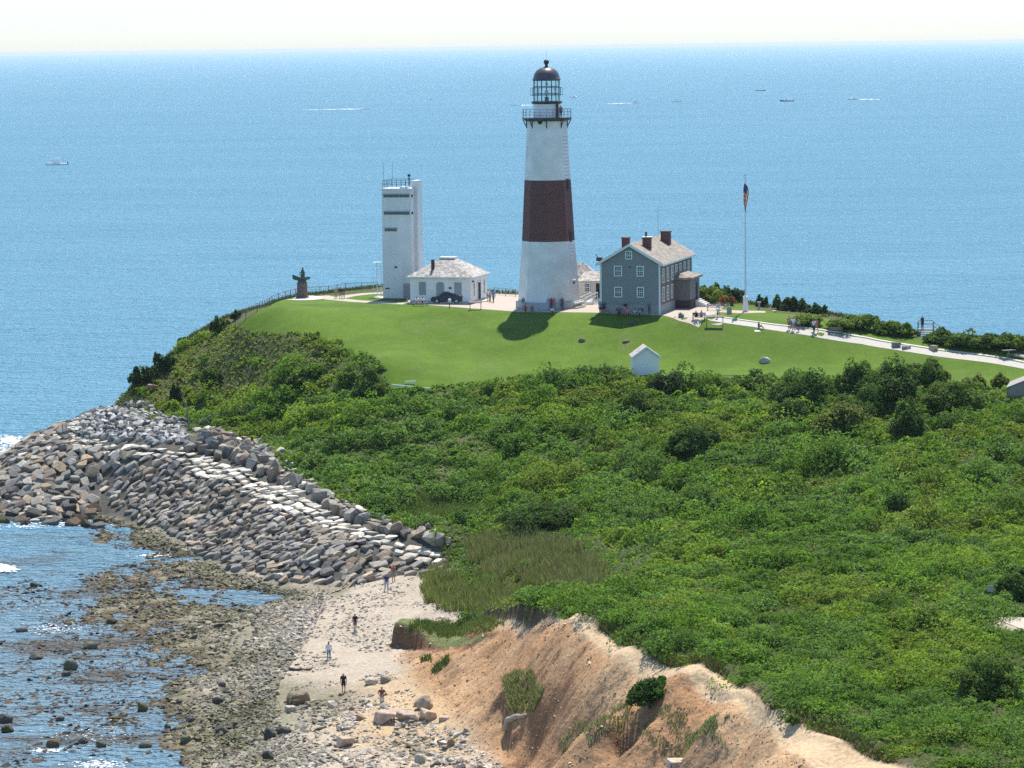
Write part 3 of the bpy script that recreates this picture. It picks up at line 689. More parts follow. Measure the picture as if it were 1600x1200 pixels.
# ------------------------------------------------------------------ rocks
def rock_mat(name, **kw): return mat(name, rough=.85, var=.38, scale=2.5, bump=.05, bscale=5, spec=.2, **kw)
M_rock = rock_mat('rock', attr='col')
M_rocko = rock_mat('boulder_stone', objcol=True)
def rock_proto(seed, blocky=True):
    rg = random.Random(seed); bm = bmesh.new()
    for i in range(15 if blocky else 26):
        if blocky:
            v = [rg.choice((-1,1))*rg.uniform(.45,1) for _ in range(3)]
            v[rg.randrange(3)] *= rg.uniform(.55,1)
        else:
            v = Vector((rg.gauss(0,1), rg.gauss(0,1), rg.gauss(0,1))).normalized()*rg.uniform(.85,1.05)
        bm.verts.new((v[0]*.5, v[1]*.5, v[2]*.5))
    r = bmesh.ops.convex_hull(bm, input=bm.verts)
    bmesh.ops.delete(bm, geom=[g for g in set(r['geom_interior']+r['geom_unused']) if isinstance(g, bmesh.types.BMVert)], context='VERTS')
    bmesh.ops.bevel(bm, geom=bm.edges[:], offset=.035 if blocky else .05, segments=1, affect='EDGES')
    bmesh.ops.triangulate(bm, faces=bm.faces)
    bmesh.ops.recalc_face_normals(bm, faces=bm.faces)
    for v in bm.verts:
        if v.co.length > .72: v.co *= .72/v.co.length
    me = bpy.data.meshes.new('boulder'); bm.to_mesh(me); bm.free()
    V = np.array([v.co[:] for v in me.vertices]); F = np.array([p.vertices[:] for p in me.polygons])
    return me, V, F
BLK = [rock_proto(100+i) for i in range(12)]
RND = [rock_proto(300+i, False) for i in range(10)]
for me, _, _ in BLK+RND: me.materials.append(M_rocko)
TIN = []
for i in range(8):                      # tiny low-poly pebbles
    bm = bmesh.new(); rg = random.Random(i)
    for _ in range(9): v = Vector((rg.gauss(0,1), rg.gauss(0,1), rg.gauss(0,1))).normalized(); bm.verts.new(v*.5*rg.uniform(.8,1.1))
    bmesh.ops.convex_hull(bm, input=bm.verts); bmesh.ops.triangulate(bm, faces=bm.faces); bmesh.ops.recalc_face_normals(bm, faces=bm.faces)
    me = bpy.data.meshes.new('t'); bm.to_mesh(me); bm.free()
    TIN.append((np.array([v.co[:] for v in me.vertices]), np.array([p.vertices[:] for p in me.polygons])))
    bpy.data.meshes.remove(me)
def rotm(yaw, tx, ty):
    return np.array(Euler((tx, ty, 0)).to_matrix() ) if False else np.array((Matrix.Rotation(yaw,3,'Z') @ Euler((tx,ty,0)).to_matrix()))
def merge(protos, pos, dims, yaw, tilt, col):
    """numpy merge of many small stones (grouped by prototype)"""
    n = len(pos); pi = rng.integers(0, len(protos), n); Vs = []; Fs = []; Cs = []; off = 0
    for k, (V, F) in enumerate(protos):
        ix = np.nonzero(pi == k)[0]
        if len(ix) == 0: continue
        P = V[None]*dims[ix][:,None]
        t = tilt[ix]; 
        y1 = P[...,1]*np.cos(t[:,None,0]) - P[...,2]*np.sin(t[:,None,0]); z1 = P[...,1]*np.sin(t[:,None,0]) + P[...,2]*np.cos(t[:,None,0])
        x1 = P[...,0]*np.cos(t[:,None,1]) + z1*np.sin(t[:,None,1]); z2 = -P[...,0]*np.sin(t[:,None,1]) + z1*np.cos(t[:,None,1])
        cy = np.cos(yaw[ix])[:,None]; sy = np.sin(yaw[ix])[:,None]
        Q_ = np.stack([x1*cy - y1*sy, x1*sy + y1*cy, z2], -1) + pos[ix][:,None]
        m = len(V); Vs.append(Q_.reshape(-1,3)); Fs.append((F[None] + (np.arange(len(ix))*m)[:,None,None] + off).reshape(-1,3))
        Cs.append(np.repeat(col[ix], m, 0)); off += m*len(ix)
    return np.concatenate(Vs), np.concatenate(Fs), np.concatenate(Cs)
GREY=(.24,.22,.185); LGREY=(.34,.31,.26); TAN=(.38,.315,.235); PALE=(.56,.50,.40); BRN=(.20,.14,.10); DKR=(.085,.08,.07); WEEDC=(.07,.06,.03)
ROCKS = []      # (pos, dims, yaw, tilt(2), colour, zone)
def gnorm(x, y, e=1.0): return (hz(x-e,y)-hz(x+e,y))/(2*e), (hz(x,y-e)-hz(x,y+e))/(2*e)
def fillrows(poly, axis, sx, sy, dims, zone, cols, sink=.3, jit=.25, tilt=.18, yawj=.3, dropout=0.0, follow=1.0, hvar=.3, yaw_off=0.0):
    """jittered brick rows; axis = polyline (world) whose direction the rows follow"""
    A = np.array(axis); P = np.array(poly); lo = P.min(0)-2; hi = P.max(0)+2
    seg = np.linalg.norm(np.diff(A, axis=0), axis=1); cum = np.concatenate([[0], np.cumsum(seg)]); L = cum[-1]
    rg = random.Random(hash(zone) % 1000 if False else len(zone)*31)
    t = -30.0; row = 0
    while t < 30:
        s = (row % 2)*sx*.5
        while s < L:
            k = min(int(np.searchsorted(cum, s, side='right'))-1, len(A)-2); f = (s-cum[k])/seg[k]
            d = (A[k+1]-A[k])/seg[k]; kk = min(k+1, len(A)-2); d2 = (A[kk+1]-A[kk])/seg[kk]; kp = max(k-1,0); d0 = (A[kp+1]-A[kp])/seg[kp]
            dd = d0*max(0,.5-f)+d*(1-abs(f-.5))+d2*max(0,f-.5); dd /= np.linalg.norm(dd)
            p = A[k]*(1-f)+A[k+1]*f + np.array([-dd[1], dd[0]])*t
            x = p[0]+rg.uniform(-jit,jit)*sx; y = p[1]+rg.uniform(-jit,jit)*sy
            if lo[0] < x < hi[0] and lo[1] < y < hi[1] and inpoly(np.array([x]), np.array([y]), poly)[0] and rg.random() > dropout:
                gx_, gy_ = gnorm(x, y)
                yaw = math.atan2(dd[1], dd[0]) + rg.uniform(-yawj, yawj) + yaw_off
                c, sn = math.cos(yaw), math.sin(yaw)
                # slope in the rock's own frame
                lx = gx_*c + gy_*sn; ly = -gx_*sn + gy_*c
                dm = [dims[i]*rg.uniform(1-hvar, 1+hvar) for i in range(3)]
                ROCKS.append(((x, y, float(hz(x,y)) + dm[2]*(.5-sink)), dm, yaw, (-ly*follow+rg.uniform(-tilt,tilt), lx*follow+rg.uniform(-tilt,tilt)), rg.choice(cols), zone))
            s += sx*rg.uniform(.85,1.15)
        t += sy; row += 1
CREST_PX = [(690,872),(600,850),(520,815),(440,775),(360,740),(290,712),(200,703),(130,694),(90,672)]
crest = gp(CREST_PX)
toe = gp([(690,893),(600,903),(510,914),(440,912),(360,888),(290,848),(225,820)])
# pale flat slabs of the crest walk
slab = gp([(700,868),(600,838),(520,806),(440,762),(360,726),(290,702),(200,697),(130,688),(118,668),(150,650),(176,642),(150,636),(100,652),(70,668),(60,690),(120,702),(200,712),(280,722),(350,758),(430,795),(500,832),(590,862),(690,884)])
fillrows(slab, crest, 1.5, 1.1, (1.65,1.2,.5), 'crest', [PALE,PALE,(.56,.51,.42),(.42,.39,.33),(.50,.46,.38)], .3, .12, .03, .2, 0, .35)
# sloping seaward face
face = gp([(690,884),(590,862),(500,832),(430,795),(350,758),(280,722),(210,712),(160,730),(150,770),(225,822),(290,850),(360,890),(440,914),(510,916),(600,905),(690,895)])
fillrows(face, toe + gp([(150,790),(90,800)]), 1.4, .95, (1.6,1.0,.75), 'face', [GREY,GREY,LGREY,TAN,(.30,.25,.18),(.17,.155,.14),(.26,.24,.20),(.27,.21,.155),(.19,.18,.165)], .3, .24, .2, .55, 0, .9, .35, .5)
# big blocks standing above the walk
upper = gp([(702,862),(680,846),(600,826),(520,795),(450,756),(410,722),(350,684),(300,690),(288,702),(360,724),(440,760),(520,803),(600,836),(700,866)])
fillrows(upper, crest, 1.45, 1.15, (1.5,1.15,1.45), 'upper', [GREY,LGREY,(.28,.23,.17),(.27,.21,.16),(.16,.15,.13),(.26,.24,.2)], .15, .22, .4, 1.2, .05)
scree = gp([(705,850),(690,835),(640,818),(560,795),(500,762),(440,705),(400,684),(350,672),(300,672),(330,686),(410,722),(450,756),(520,795),(600,826),(680,846)])
fillrows(scree, crest, 1.0, .95, (1.0,.85,.7), 'scree', [GREY,LGREY,PALE,(.36,.33,.28)], .3, .35, .5, 3, .3)
pocket = gp([(112,668),(130,688),(230,698),(300,694),(290,684)]) + [(a,b+3) for a,b in gp([(112,646),(150,640),(190,642),(240,648),(285,664)])][::-1]
fillrows(pocket, gp([(40,690),(300,695)]), .92, .85, (1.0,.85,.75), 'pocket', [(.34,.34,.32),(.44,.43,.40),GREY,(.13,.13,.125)], .25, .35, .6, 3, .06)
head = gp([(-40,755),(0,716),(40,690),(95,668),(120,700),(200,712),(160,740),(152,775),(150,800),(60,822),(-40,812)])
fillrows(head, gp([(-60,760),(60,735),(220,735)]), 1.6, 1.2, (1.95,1.4,.95), 'headland', [GREY,(.12,.11,.10),(.15,.145,.13),(.30,.23,.15),LGREY,(.26,.24,.2),(.25,.2,.15)], .25, .3, .28, .8, 0)
wet = gp([(-40,800),(60,812),(110,795),(165,800),(155,828),(80,826),(30,822),(-40,826)])
fillrows(wet, gp([(-60,815),(200,815)]), 1.9, 1.7, (2.3,1.8,1.3), 'wet', [DKR,DKR,WEEDC,(.10,.07,.045)], .2, .35, .45, 3, .12)
# the largest in the picture become boulders of their own, the rest one mass
sz = [FPX/math.hypot(r[0][0], r[0][1])*(r[1][0]*r[1][1]*r[1][2])**(1/3) * (1 if -15 < project(*r[0])[0] < 1600 else 0) for r in ROCKS]
order = np.argsort(-np.array(sz)); NIND = 285; ind = set(order[:NIND].tolist())
ZL = {'crest':'slab of the flat revetment walkway', 'face':'block in the sloping revetment front', 'upper':'block standing above the revetment walkway', 'scree':'loose stone behind the revetment', 'pocket':'stone in the riprap pocket below the bluff', 'headland':'boulder piled on the revetment point', 'wet':'weedy rock at the waterline of the stone point'}
ZGX = {'crest':'walkway slabs of the revetment', 'face':'blocks on the revetment slope', 'upper':'blocks above the revetment walkway', 'scree':'loose stones behind the revetment', 'pocket':'stones of the riprap pocket', 'headland':'boulders of the revetment point', 'wet':'wet rocks at the point'}
def cname(c):
    l = sum(c)/3; wm = c[0]-c[2]
    if l < .09: return 'dark wet'
    if wm > .09: return 'tan' if l > .25 else 'brown'
    return 'pale' if l > .36 else ('light grey' if l > .26 else ('grey' if l > .17 else 'dark grey'))
rg = random.Random(4)
for i in sorted(ind):
    p, dm, yw, tl, c, zn = ROCKS[i]
    o = bpy.data.objects.new('boulder', BLK[rg.randrange(len(BLK))][0]); link(o)
    o.location = p; o.scale = dm; o.rotation_euler = (Matrix.Rotation(yw,3,'Z') @ Euler((tl[0], tl[1], 0)).to_matrix()).to_euler()
    kf = rg.uniform(.6,1.3); o.color = (c[0]*kf, c[1]*kf, c[2]*kf, 1)
    _px = project(*p)[0]; _sz = dm[0]*dm[1]*dm[2]; _s = '' if zn in ('scree','pocket') else ('small ' if _sz < 1.0 else ('large ' if _sz > 2.2 else ''))
    pl_ = ('at its sea end','near the riprap pocket','midway along','toward the beach','at its beach end')[int(np.clip((_px)/145,0,4.99))] if zn in ('face','crest','upper') else ('by the open sea' if _px < 70 else 'by the cobbles') if zn in ('headland','wet') else ''
    lb_ = (_s+cname(c)+' '+ZL[zn]+' '+pl_).strip(); tag(o, lb_, 'boulder', lb_)
rest = [ROCKS[i] for i in range(len(ROCKS)) if i not in ind]
print('rocks', len(ROCKS), 'rest', len(rest))
col = np.array([r[4] for r in rest])*rng.uniform(.6,1.3,(len(rest),1))
V, F, c = merge([(b[1], b[2]) for b in BLK], np.array([r[0] for r in rest]), np.array([r[1] for r in rest]), np.array([r[2] for r in rest]), np.array([r[3] for r in rest]), col)
tag(obj('riprap', mesh_np('riprap', V, F, c), M_rock), 'smaller and farther grey stones filling the revetment', 'stones', kind='stuff')
# cobbles and pebbles of the beach
def scatter(poly, n, s0, s1, colf, zf=None, thr=None, flat=.55, seed=1, pw=2.0, excl=None):
    xy = sample_poly(poly, n, rng)
    if excl is not None: xy = xy[~inpoly(xy[:,0], xy[:,1], excl)]
    x, y = xy[:,0], xy[:,1]
    if thr is not None: k = fbm(x, y, 3.0, 4, seed) > thr; x, y = x[k], y[k]
    s = s0 + (s1-s0)*rng.random(len(x))**pw
    d = np.stack([s*rng.uniform(.9,1.5,len(x)), s, s*flat*rng.uniform(.7,1.3,len(x))], -1)
    z = hz(x, y) + d[:,2]*.12
    k = (z > -.22)
    x, y, z, s, d = x[k], y[k], z[k], s[k], d[k]
    return np.stack([x,y,z],-1), d, colf(x, y, z)
def ccol(x, y, z):
    n = len(x); t = np.clip((z-.25)/1.2 + (fbm(x,y,4,3,3)-.5)*.8, 0, 1)[:,None]
    a = np.array([(.12,.11,.055),(.17,.155,.10),(.08,.075,.05),(.22,.20,.15),(.14,.14,.06)])[rng.integers(0,5,n)]
    b = np.array([(.42,.37,.30),(.33,.30,.26),(.50,.45,.38),(.24,.21,.18),(.40,.31,.24)])[rng.integers(0,5,n)]
    w_ = np.array([(.07,.055,.03),(.10,.08,.045),(.05,.04,.03),(.15,.12,.09)])[rng.integers(0,4,n)]
    lo = np.clip((.18-z)/.2,0,1)[:,None]
    return (a*(1-t)+b*t)*(1-lo)+w_*lo
BEACH = gp([(150,800),(225,822),(290,852),(360,892),(440,916),(510,918),(600,905),(700,893),(715,965),(640,975),(612,1015),(600,1045),(640,1075),(690,1125),(740,1170),(800,1215),(760,1330),(250,1330),(300,1190),(310,1060),(370,980),(330,930),(180,860)])
parts = [scatter(BEACH, 20000, .10, .5, ccol, pw=3.4, thr=.44, seed=9)]
COBB = gp([(150,800),(225,825),(290,856),(360,896),(440,920),(520,930),(480,1000),(430,1080),(440,1130),(500,1200),(480,1330),(250,1330),(320,1190),(330,1060),(400,990),(370,930),(220,850)])
parts.append(scatter(COBB, 17000, .2, .75, ccol, pw=2.2))
SHAL = gp([(110,815),(225,835),(330,890),(390,960),(370,1000),(330,1060),(320,1190),(260,1240),(-60,1240),(-60,940),(60,900),(200,870)], -.05)
parts.append(scatter(SHAL, 16000, .12, .45, ccol, pw=2.2))
parts.append(scatter(COBB, 12000, .12, .4, ccol, pw=2.2))
parts.append(scatter(SHAL, 15000, .25, .9, ccol, thr=.47, seed=31, pw=2.4))
parts.append(scatter(gp([(480,1090),(620,1100),(760,1160),(820,1240),(500,1330),(440,1200)]), 3000, .2, 1.0, ccol, thr=.45, pw=3))
parts.append(scatter(CLIFF, 7000, .04, .22, lambda x,y,z: np.array([(.34,.23,.14),(.40,.29,.18),(.22,.14,.09)])[rng.integers(0,3,len(x))], pw=2, excl=PATHD))
parts.append(scatter(CLIFF, 900, .08, .4, lambda x,y,z: np.array([(.36,.22,.13),(.45,.33,.22),(.22,.13,.08)])[rng.integers(0,3,len(x))], pw=3, excl=PATHD))
xy = sample_poly(SHAL, 9000, rng); k = fbm(xy[:,0], xy[:,1]*.6, 7, 5, 56) + .16*np.clip((xy[:,0]+62)/45, -1, 1) > .50; xy = xy[k]; xy = xy[hz(xy[:,0], xy[:,1]) < .05]; s = .12+.5*rng.random(len(xy))**3
parts.append((np.stack([xy[:,0], xy[:,1], np.full(len(xy), .0)], -1), np.stack([s*2.0, s*1.1, s*.35], -1), np.array([(.06,.045,.03),(.10,.07,.045),(.045,.04,.03)])[rng.integers(0,3,len(xy))]))
pos = np.concatenate([p[0] for p in parts]); dm = np.concatenate([p[1] for p in parts]); col = np.concatenate([p[2] for p in parts])*rng.uniform(.7,1.3,(sum(len(p[0]) for p in parts),1))
V, F, c = merge(TIN, pos, dm, rng.uniform(0,2*PI,len(pos)), rng.normal(size=(len(pos),2))*.25, col)
tag(obj('cobbles', mesh_np('cobbles', V, F, c), M_rock), 'cobbles and pebbles covering the beach down to the water', 'cobbles', kind='stuff')
# single boulders: (px, py of foot, width px, height px, colour, round?, label)
SB = [
 (222,1112,20,16,(.09,.09,.04),1,'square rock with a mossy top standing in the shallows'),
 (109,1048,24,20,(.10,.10,.06),1,'largest rock offshore with a smaller one touching it'),
 (102,1057,18,10,DKR,1,'small rock touching the front of the larger offshore rock'),
 (139,1015,26,13,(.11,.11,.07),1,'flat topped dark rock in the water above the two touching rocks'),
 (54,1031,26,10,DKR,1,'low jagged rock left of the flat topped rock'),
 (8,1130,24,18,DKR,1,'dark rock cut by the left edge of the photo'),
 (10,1145,22,12,WEEDC,1,'weedy rock just below the dark rock at the left edge'),
 (93,1127,16,9,DKR,1,'small rock alone in the water above the surf'),
 (82,1168,26,13,(.10,.08,.04),1,'rounded rock with foam around it near the bottom left'),
 (130,1162,18,11,DKR,1,'rock right of the rounded foamy rock'),
 (157,1168,20,11,(.09,.09,.05),1,'green brown rock third in the row near the bottom left'),
 (226,1169,22,10,(.10,.09,.06),1,'low rock alone near the bottom between the foam and the cobbles'),
 (289,1162,20,16,(.12,.12,.07),1,'olive rounded rock near the bottom edge of the cobbles'),
 (296,1129,16,10,DKR,1,'dark round rock at the edge of the shallows'),
 (261,1139,13,9,DKR,1,'small dark round rock left of the one at the shallows edge'),
 (341,1101,20,15,(.05,.05,.045),1,'black round boulder beside a yellow green stone'),
 (345,1147,24,12,DKR,1,'dark low rock among the cobbles'),
 (347,1074,14,10,DKR,1,'small black boulder on the cobbles above the black round one'),
 (173,975,20,9,WEEDC,1,'small brown rock in the seaweed patch'),
 (236,1003,16,10,(.11,.10,.05),1,'weedy rock within the seaweed patch on the right'),
 (52,918,14,9,WEEDC,1,'small brown rock farthest out above the seaweed'),
 (33,988,20,8,DKR,1,'dark ledge rock near the left edge above the jagged rock'),
 (464,1102,42,26,(.22,.17,.11),1,'large rounded brown boulder on the cobble beach'),
 (454,1113,22,12,(.40,.34,.28),0,'pale slab leaning under the large brown boulder'),
 (420,1157,24,22,(.06,.06,.05),1,'black boulder with green weed at its foot'),
 (443,1148,26,16,(.07,.07,.06),1,'dark boulder right of the black weedy boulder'),
 (418,1188,20,15,(.05,.055,.04),1,'black boulder nearest the bottom edge of the beach'),
 (580,1070,24,12,(.46,.38,.28),1,'pale flat boulder left of its grey brown twin on the sand'),
 (602,1067,20,11,(.26,.21,.15),1,'grey brown boulder beside the pale flat one on the sand'),
 (662,1110,34,26,(.34,.27,.20),1,'tall rounded boulder at the back of the cluster on the sand'),
 (602,1131,36,23,(.42,.32,.25),0,'pinkish boulder at the left of the cluster on the sand'),
 (636,1128,42,18,(.38,.30,.23),0,'long low boulder in the middle of the cluster'),
 (671,1126,30,20,(.44,.34,.24),0,'sloping boulder at the right front of the cluster'),
 (694,1127,22,9,(.40,.31,.24),0,'thin slab at the right end of the cluster'),
 (566,1126,18,12,(.28,.19,.12),0,'small brown boulder left of the cluster'),
 (569,1098,18,8,(.34,.30,.25),1,'low grey stone behind the walker in shorts'),
 (706,1166,17,13,(.28,.20,.12),1,'brown boulder alone on the sand below the cliff'),
 (541,1168,32,16,(.40,.30,.22),0,'pointed slab lying near the bottom of the beach'),
 (656,1193,22,16,(.38,.33,.27),1,'pale boulder near the bottom edge of the sand'),
 (520,1107,18,12,(.42,.37,.31),0,'pale angular stone right of the large brown boulder'),
 (1195,568,19,12,(.40,.38,.34),1,'pale round boulder alone on the lawn above the bushes'),
 (909,535,11,8,(.14,.12,.10),1,'dark boulder on the lawn right of the lighthouse shadow'),
 (978,536,13,6,(.17,.14,.11),1,'low dark boulder on the middle of the lawn'),
 (988,508,13,8,(.09,.07,.08),1,'dark boulder on the lawn in front of the grey house'),
 (1064,497,11,10,(.16,.17,.15),1,'mossy stone on the paving edge right of the grey house'),
 (1401,543,14,9,(.20,.19,.18),0,'grey block at the left end of the two path stones'),
 (1416,546,18,7,(.24,.22,.20),0,'long grey block beside the path'),
 (1461,549,15,10,(.38,.30,.20),0,'tan rock with grass around it on the path'),
 (1485,538,18,6,(.20,.17,.15),1,'low brown stone before the far right bushes'),
 (1500,539,14,6,(.25,.22,.20),1,'stone between two others before the far right bushes'),
 (1517,540,8,4,(.5,.47,.42),1,'small white stone before the far right bushes'),
 (1593,560,26,7,(.42,.38,.33),0,'pale flat stone near the right end of the path'),
 (1210,488,8,4,(.55,.5,.4),1,'small white stone on the grass past the flagpole'),
 (1060,1200,44,14,(.45,.36,.27),0,'pale rock breaking out of the cliff at the bottom edge'),
 (720,934,8,11,(.38,.33,.28),1,'pinkish boulder half hidden between the reeds'),
 (706,908,6,9,(.38,.36,.31),1,'pale stone in the gap of the reeds by the beach'),
 (990,929,12,7,(.34,.33,.30),0,'pale stone alone in the green scrub above the cliff path'),
 (236,612,22,12,(.30,.20,.14),0,'brown rock on the dry bluff near the fir'),
]
for i, (a, b, ww, hh, c, rd_, lb) in enumerate(SB):
    g = ground(a, b, 0.0); s = FPX/math.hypot(g.x, g.y); W = ww/s; H = hh/s
    pr = (RND if rd_ else BLK)[i % 10]
    o = bpy.data.objects.new('boulder', pr[0]); link(o)
    o.location = (g.x, g.y+W*.3, g.z+H*.30); o.scale = (W*1.08, W*.85, H*1.35); o.rotation_euler = (0, 0, (i*1.7) % .8 - .4)
    o.color = (*c, 1); tag(o, lb, 'boulder')
# driftwood
M_wood = mat('driftwood', (.34,.29,.22), .9, .3, 5, stretch=(1,6,6))
for (x0,y0,x1,y1,r,lb,cc) in ((505,928,546,912,.12,'long pale driftwood log lying below the revetment',0),(452,1047,487,1048,.14,'dark driftwood plank on the cobble beach',1),(490,924,497,938,.1,'short pale stick on the pebbles beside the long log',0),(513,1180,540,1196,.14,'grey log near the bottom of the beach',0),(790,1145,822,1123,.28,'weathered split log resting on the clay cliff',0),(583,1014,640,1002,.0,'',0)):
    if not r: continue
    a = ground(x0,y0); b = ground(x1,y1); mb = MB(); n = 7; ps = []
    for i in range(n+1):
        t = i/n; p = a.lerp(b, t); p.z = float(hz(p.x,p.y))+r*.8+ (0.05*math.sin(i*2.1)); p.x += .06*math.sin(i*3.3); ps.append(p-a)
    for i in range(n): mb.tube(ps[i], ps[i+1], r*(1-.06*i), 7, r*(1-.06*(i+1)))
    o = mb.build('driftwood_log', mat('driftwood_dark', (.10,.07,.05), .9, .3, 5) if cc else M_wood, smooth=True); o.location = a; tag(o, lb, 'driftwood')
# sea foam by the rocks, and white flecks drawn as sun glints offshore
M_foam_glint = mat('foam', (.8,.83,.83), .9, .15, 3)
def foam(px, py, wpx, hpx, n, sd, z=.05, smin=.15, smax=.7):
    rg = np.random.default_rng(sd); out = []
    cx = px + rg.normal(size=n)*wpx*.33; cy = py + rg.normal(size=n)*hpx*.33
    for a, b in zip(cx, cy):
        p = atz(a, b, z); out.append((p.x, p.y, z*rg.uniform(.3,1.4)))
    return np.array(out), rg.uniform(smin, smax, n)
fp = [foam(6,888,24,7,300,1,.12,.2,.6), foam(16,688,22,9,260,2,.15,.2,.6), foam(15,706,30,8,160,3,.12,.1,.4), foam(150,1194,60,10,200,4,.05,.06,.24), foam(80,1172,50,5,90,5,.05,.06,.25), foam(35,822,70,5,90,6,.05,.08,.3), foam(250,868,60,5,90,7,.05,.1,.35), foam(85,982,60,12,110,8,.05,.08,.25), foam(40,950,90,40,60,9,.04,.05,.16), foam(150,1150,140,30,110,10,.04,.05,.18), foam(100,818,110,8,140,11,.05,.1,.4), foam(8,700,60,20,200,12,.1,.1,.5)]
rg = np.random.default_rng(77)
fx = rg.uniform(-40,1640,2600); fy = 115 + 560*rg.random(2600)**1.1; pr_ = np.exp(-((fx-1050)/520)**2)*.75+.25; kk = rg.random(2600) < pr_; fx, fy = fx[kk], fy[kk]  # open-sea flecks: sun glints put in as small white shapes
fl = [atz(a, b, .12) for a, b in zip(fx, fy)]; fl = np.array([(p.x,p.y,p.z) for p in fl]); ok = (hz(fl[:,0],fl[:,1]) < -3) | (fl[:,1] > 515); fl = fl[ok]; fs_ = np.hypot(fl[:,0],fl[:,1])/FPX*rg.uniform(.25,.95,len(fl))*np.where(rg.random(len(fl))<.08,2.0,1)
fp.append((fl, fs_))
pos = np.concatenate([f[0] for f in fp]); s = np.concatenate([f[1] for f in fp])
V, F, c = merge(TIN, pos, np.stack([s*1.6, s*1.1, np.where(np.arange(len(s)) >= len(s)-len(fl), s*1.1, s*.3)], -1), rng.uniform(-.3,.3,len(pos)), np.zeros((len(pos),2)), np.ones((len(pos),3)))
tag(obj('sea_foam_glints', mesh_np('sea_foam_glints', V, F), M_foam_glint), 'white foam around the rocks and white flecks standing for sun glints at sea', 'foam', kind='stuff')
# ------------------------------------------------------------------ paved areas
M_pave = mat('pavement_concrete', (.40,.34,.28), .9, .10, .8, bump=.004, spec=.2)
M_pathc = mat('concrete_path', (.43,.40,.35), .9, .12, 1.2, spec=.2)
M_disc = mat('pale_paving', (.50,.48,.44), .9, .06, 1)
M_asph = mat('sandy_road', (.42,.36,.29), .95, .12, 1)
M_edge = mat('curb_concrete', (.52,.49,.44), .85, .1, 1)
def drape(name, poly, m, lift=.03, cell=.7, label=None, kind='structure'):
    """thin sheet laid on the terrain inside a world polygon"""
    P = np.array(poly); lo = P.min(0); hi = P.max(0)
    bm = bmesh.new(); vs = [bm.verts.new((p[0], p[1], 0)) for p in poly]; bm.faces.new(vs)
    for ax, a, b in ((0, lo[0], hi[0]), (1, lo[1], hi[1])):
        t = a+cell
        while t < b:
            co = [0,0,0]; no = [0,0,0]; co[ax] = t; no[ax] = 1
            bmesh.ops.bisect_plane(bm, geom=bm.verts[:]+bm.edges[:]+bm.faces[:], plane_co=co, plane_no=no); t += cell
    for v in bm.verts: v.co.z = float(hz(v.co.x, v.co.y)) + lift
    bmesh.ops.recalc_face_normals(bm, faces=bm.faces)
    if sum(f.normal.z for f in bm.faces) < 0: bmesh.ops.reverse_faces(bm, faces=bm.faces)
    # skirt
    r = bmesh.ops.extrude_edge_only(bm, edges=[e for e in bm.edges if e.is_boundary])
    for v in r['geom']:
        if isinstance(v, bmesh.types.BMVert): v.co.z -= .12+lift
    me = bpy.data.meshes.new(name); bm.to_mesh(me); bm.free()
    return tag(obj(name, me, m), label, kind=kind)
def ribbon(name, pts, wdt, m, lift=.03, off=0.0):
    A = [Vector((p[0], p[1])) for p in pts]; L_ = []; R_ = []
    fine = []
    for i in range(len(A)-1):
        k = max(1, int((A[i+1]-A[i]).length/1.0))
        for j in range(k): fine.append(A[i].lerp(A[i+1], j/k))
    fine.append(A[-1])
    for i, p in enumerate(fine):
        d = (fine[min(i+1,len(fine)-1)] - fine[max(i-1,0)]).normalized(); n = Vector((-d.y, d.x))
        w_ = wdt(i/(len(fine)-1)) if callable(wdt) else wdt
        for lst, s in ((L_, off+w_/2), (R_, off-w_/2)): q = p+n*s; lst.append((q.x, q.y, float(hz(q.x, q.y))+lift))
    V = []; F = []
    for l, r in zip(L_, R_): V += [l, r]
    n0 = len(V); V += [(x,y,z-.15) for x,y,z in V]
    for i in range(len(L_)-1):
        F += [(2*i, 2*i+1, 2*i+3, 2*i+2), (2*i, 2*i+2, n0+2*i+2, n0+2*i), (2*i+1, n0+2*i+1, n0+2*i+3, 2*i+3)]
    mb = MB(); mb.add(V, F); return tag(mb.build(name, m), kind='structure')
def W2(L, z=20): return [tuple(atz(a,b,z))[:2] for a,b in L]
plaza = W2([(640,474.5),(735,482),(810,487.3),(880,488),(940,489),(1035,493),(1060,497),(1092,500),(1122,489),(1134,476),(1112,474),(1092,468),(930,462),(800,460.5),(770,459),(700,462),(630,462)])
drape('plaza', plaza, M_pave, .03, 1.4)
pp = W2([(500,462.5),(522,467.5),(560,471),(600,473),(642,475)]); ribbon('footpath', pp, 2.6, M_pave, .026)
pp = W2([(522,467.5),(545,462.5),(570,459.5),(604,457.8)]); ribbon('footpath', pp, 2.2, M_pave, .034)
rp = gp([(1088,491),(1120,497.5),(1180,506),(1240,514),(1290,521),(1350,531),(1420,543),(1500,555),(1600,570.5),(1700,588)])
ribbon('concrete_path', rp, 1.9, M_pathc, .04, -.5); ribbon('curb_strip', rp, .4, M_edge, .07, .95)
sr = gp([(1556,965),(1600,966),(1680,968),(1780,975),(1780,1010),(1700,1006),(1640,998),(1600,985),(1572,974)]); drape('sandy_road', sr, M_asph, .05, 1.5)
drape('flagpole_strip', gp([(1125,484),(1165,486),(1196,486.5),(1196,489),(1160,490),(1122,488)]), mat('pink_gravel',(.42,.32,.26),.9,.1,2), .03, 2)

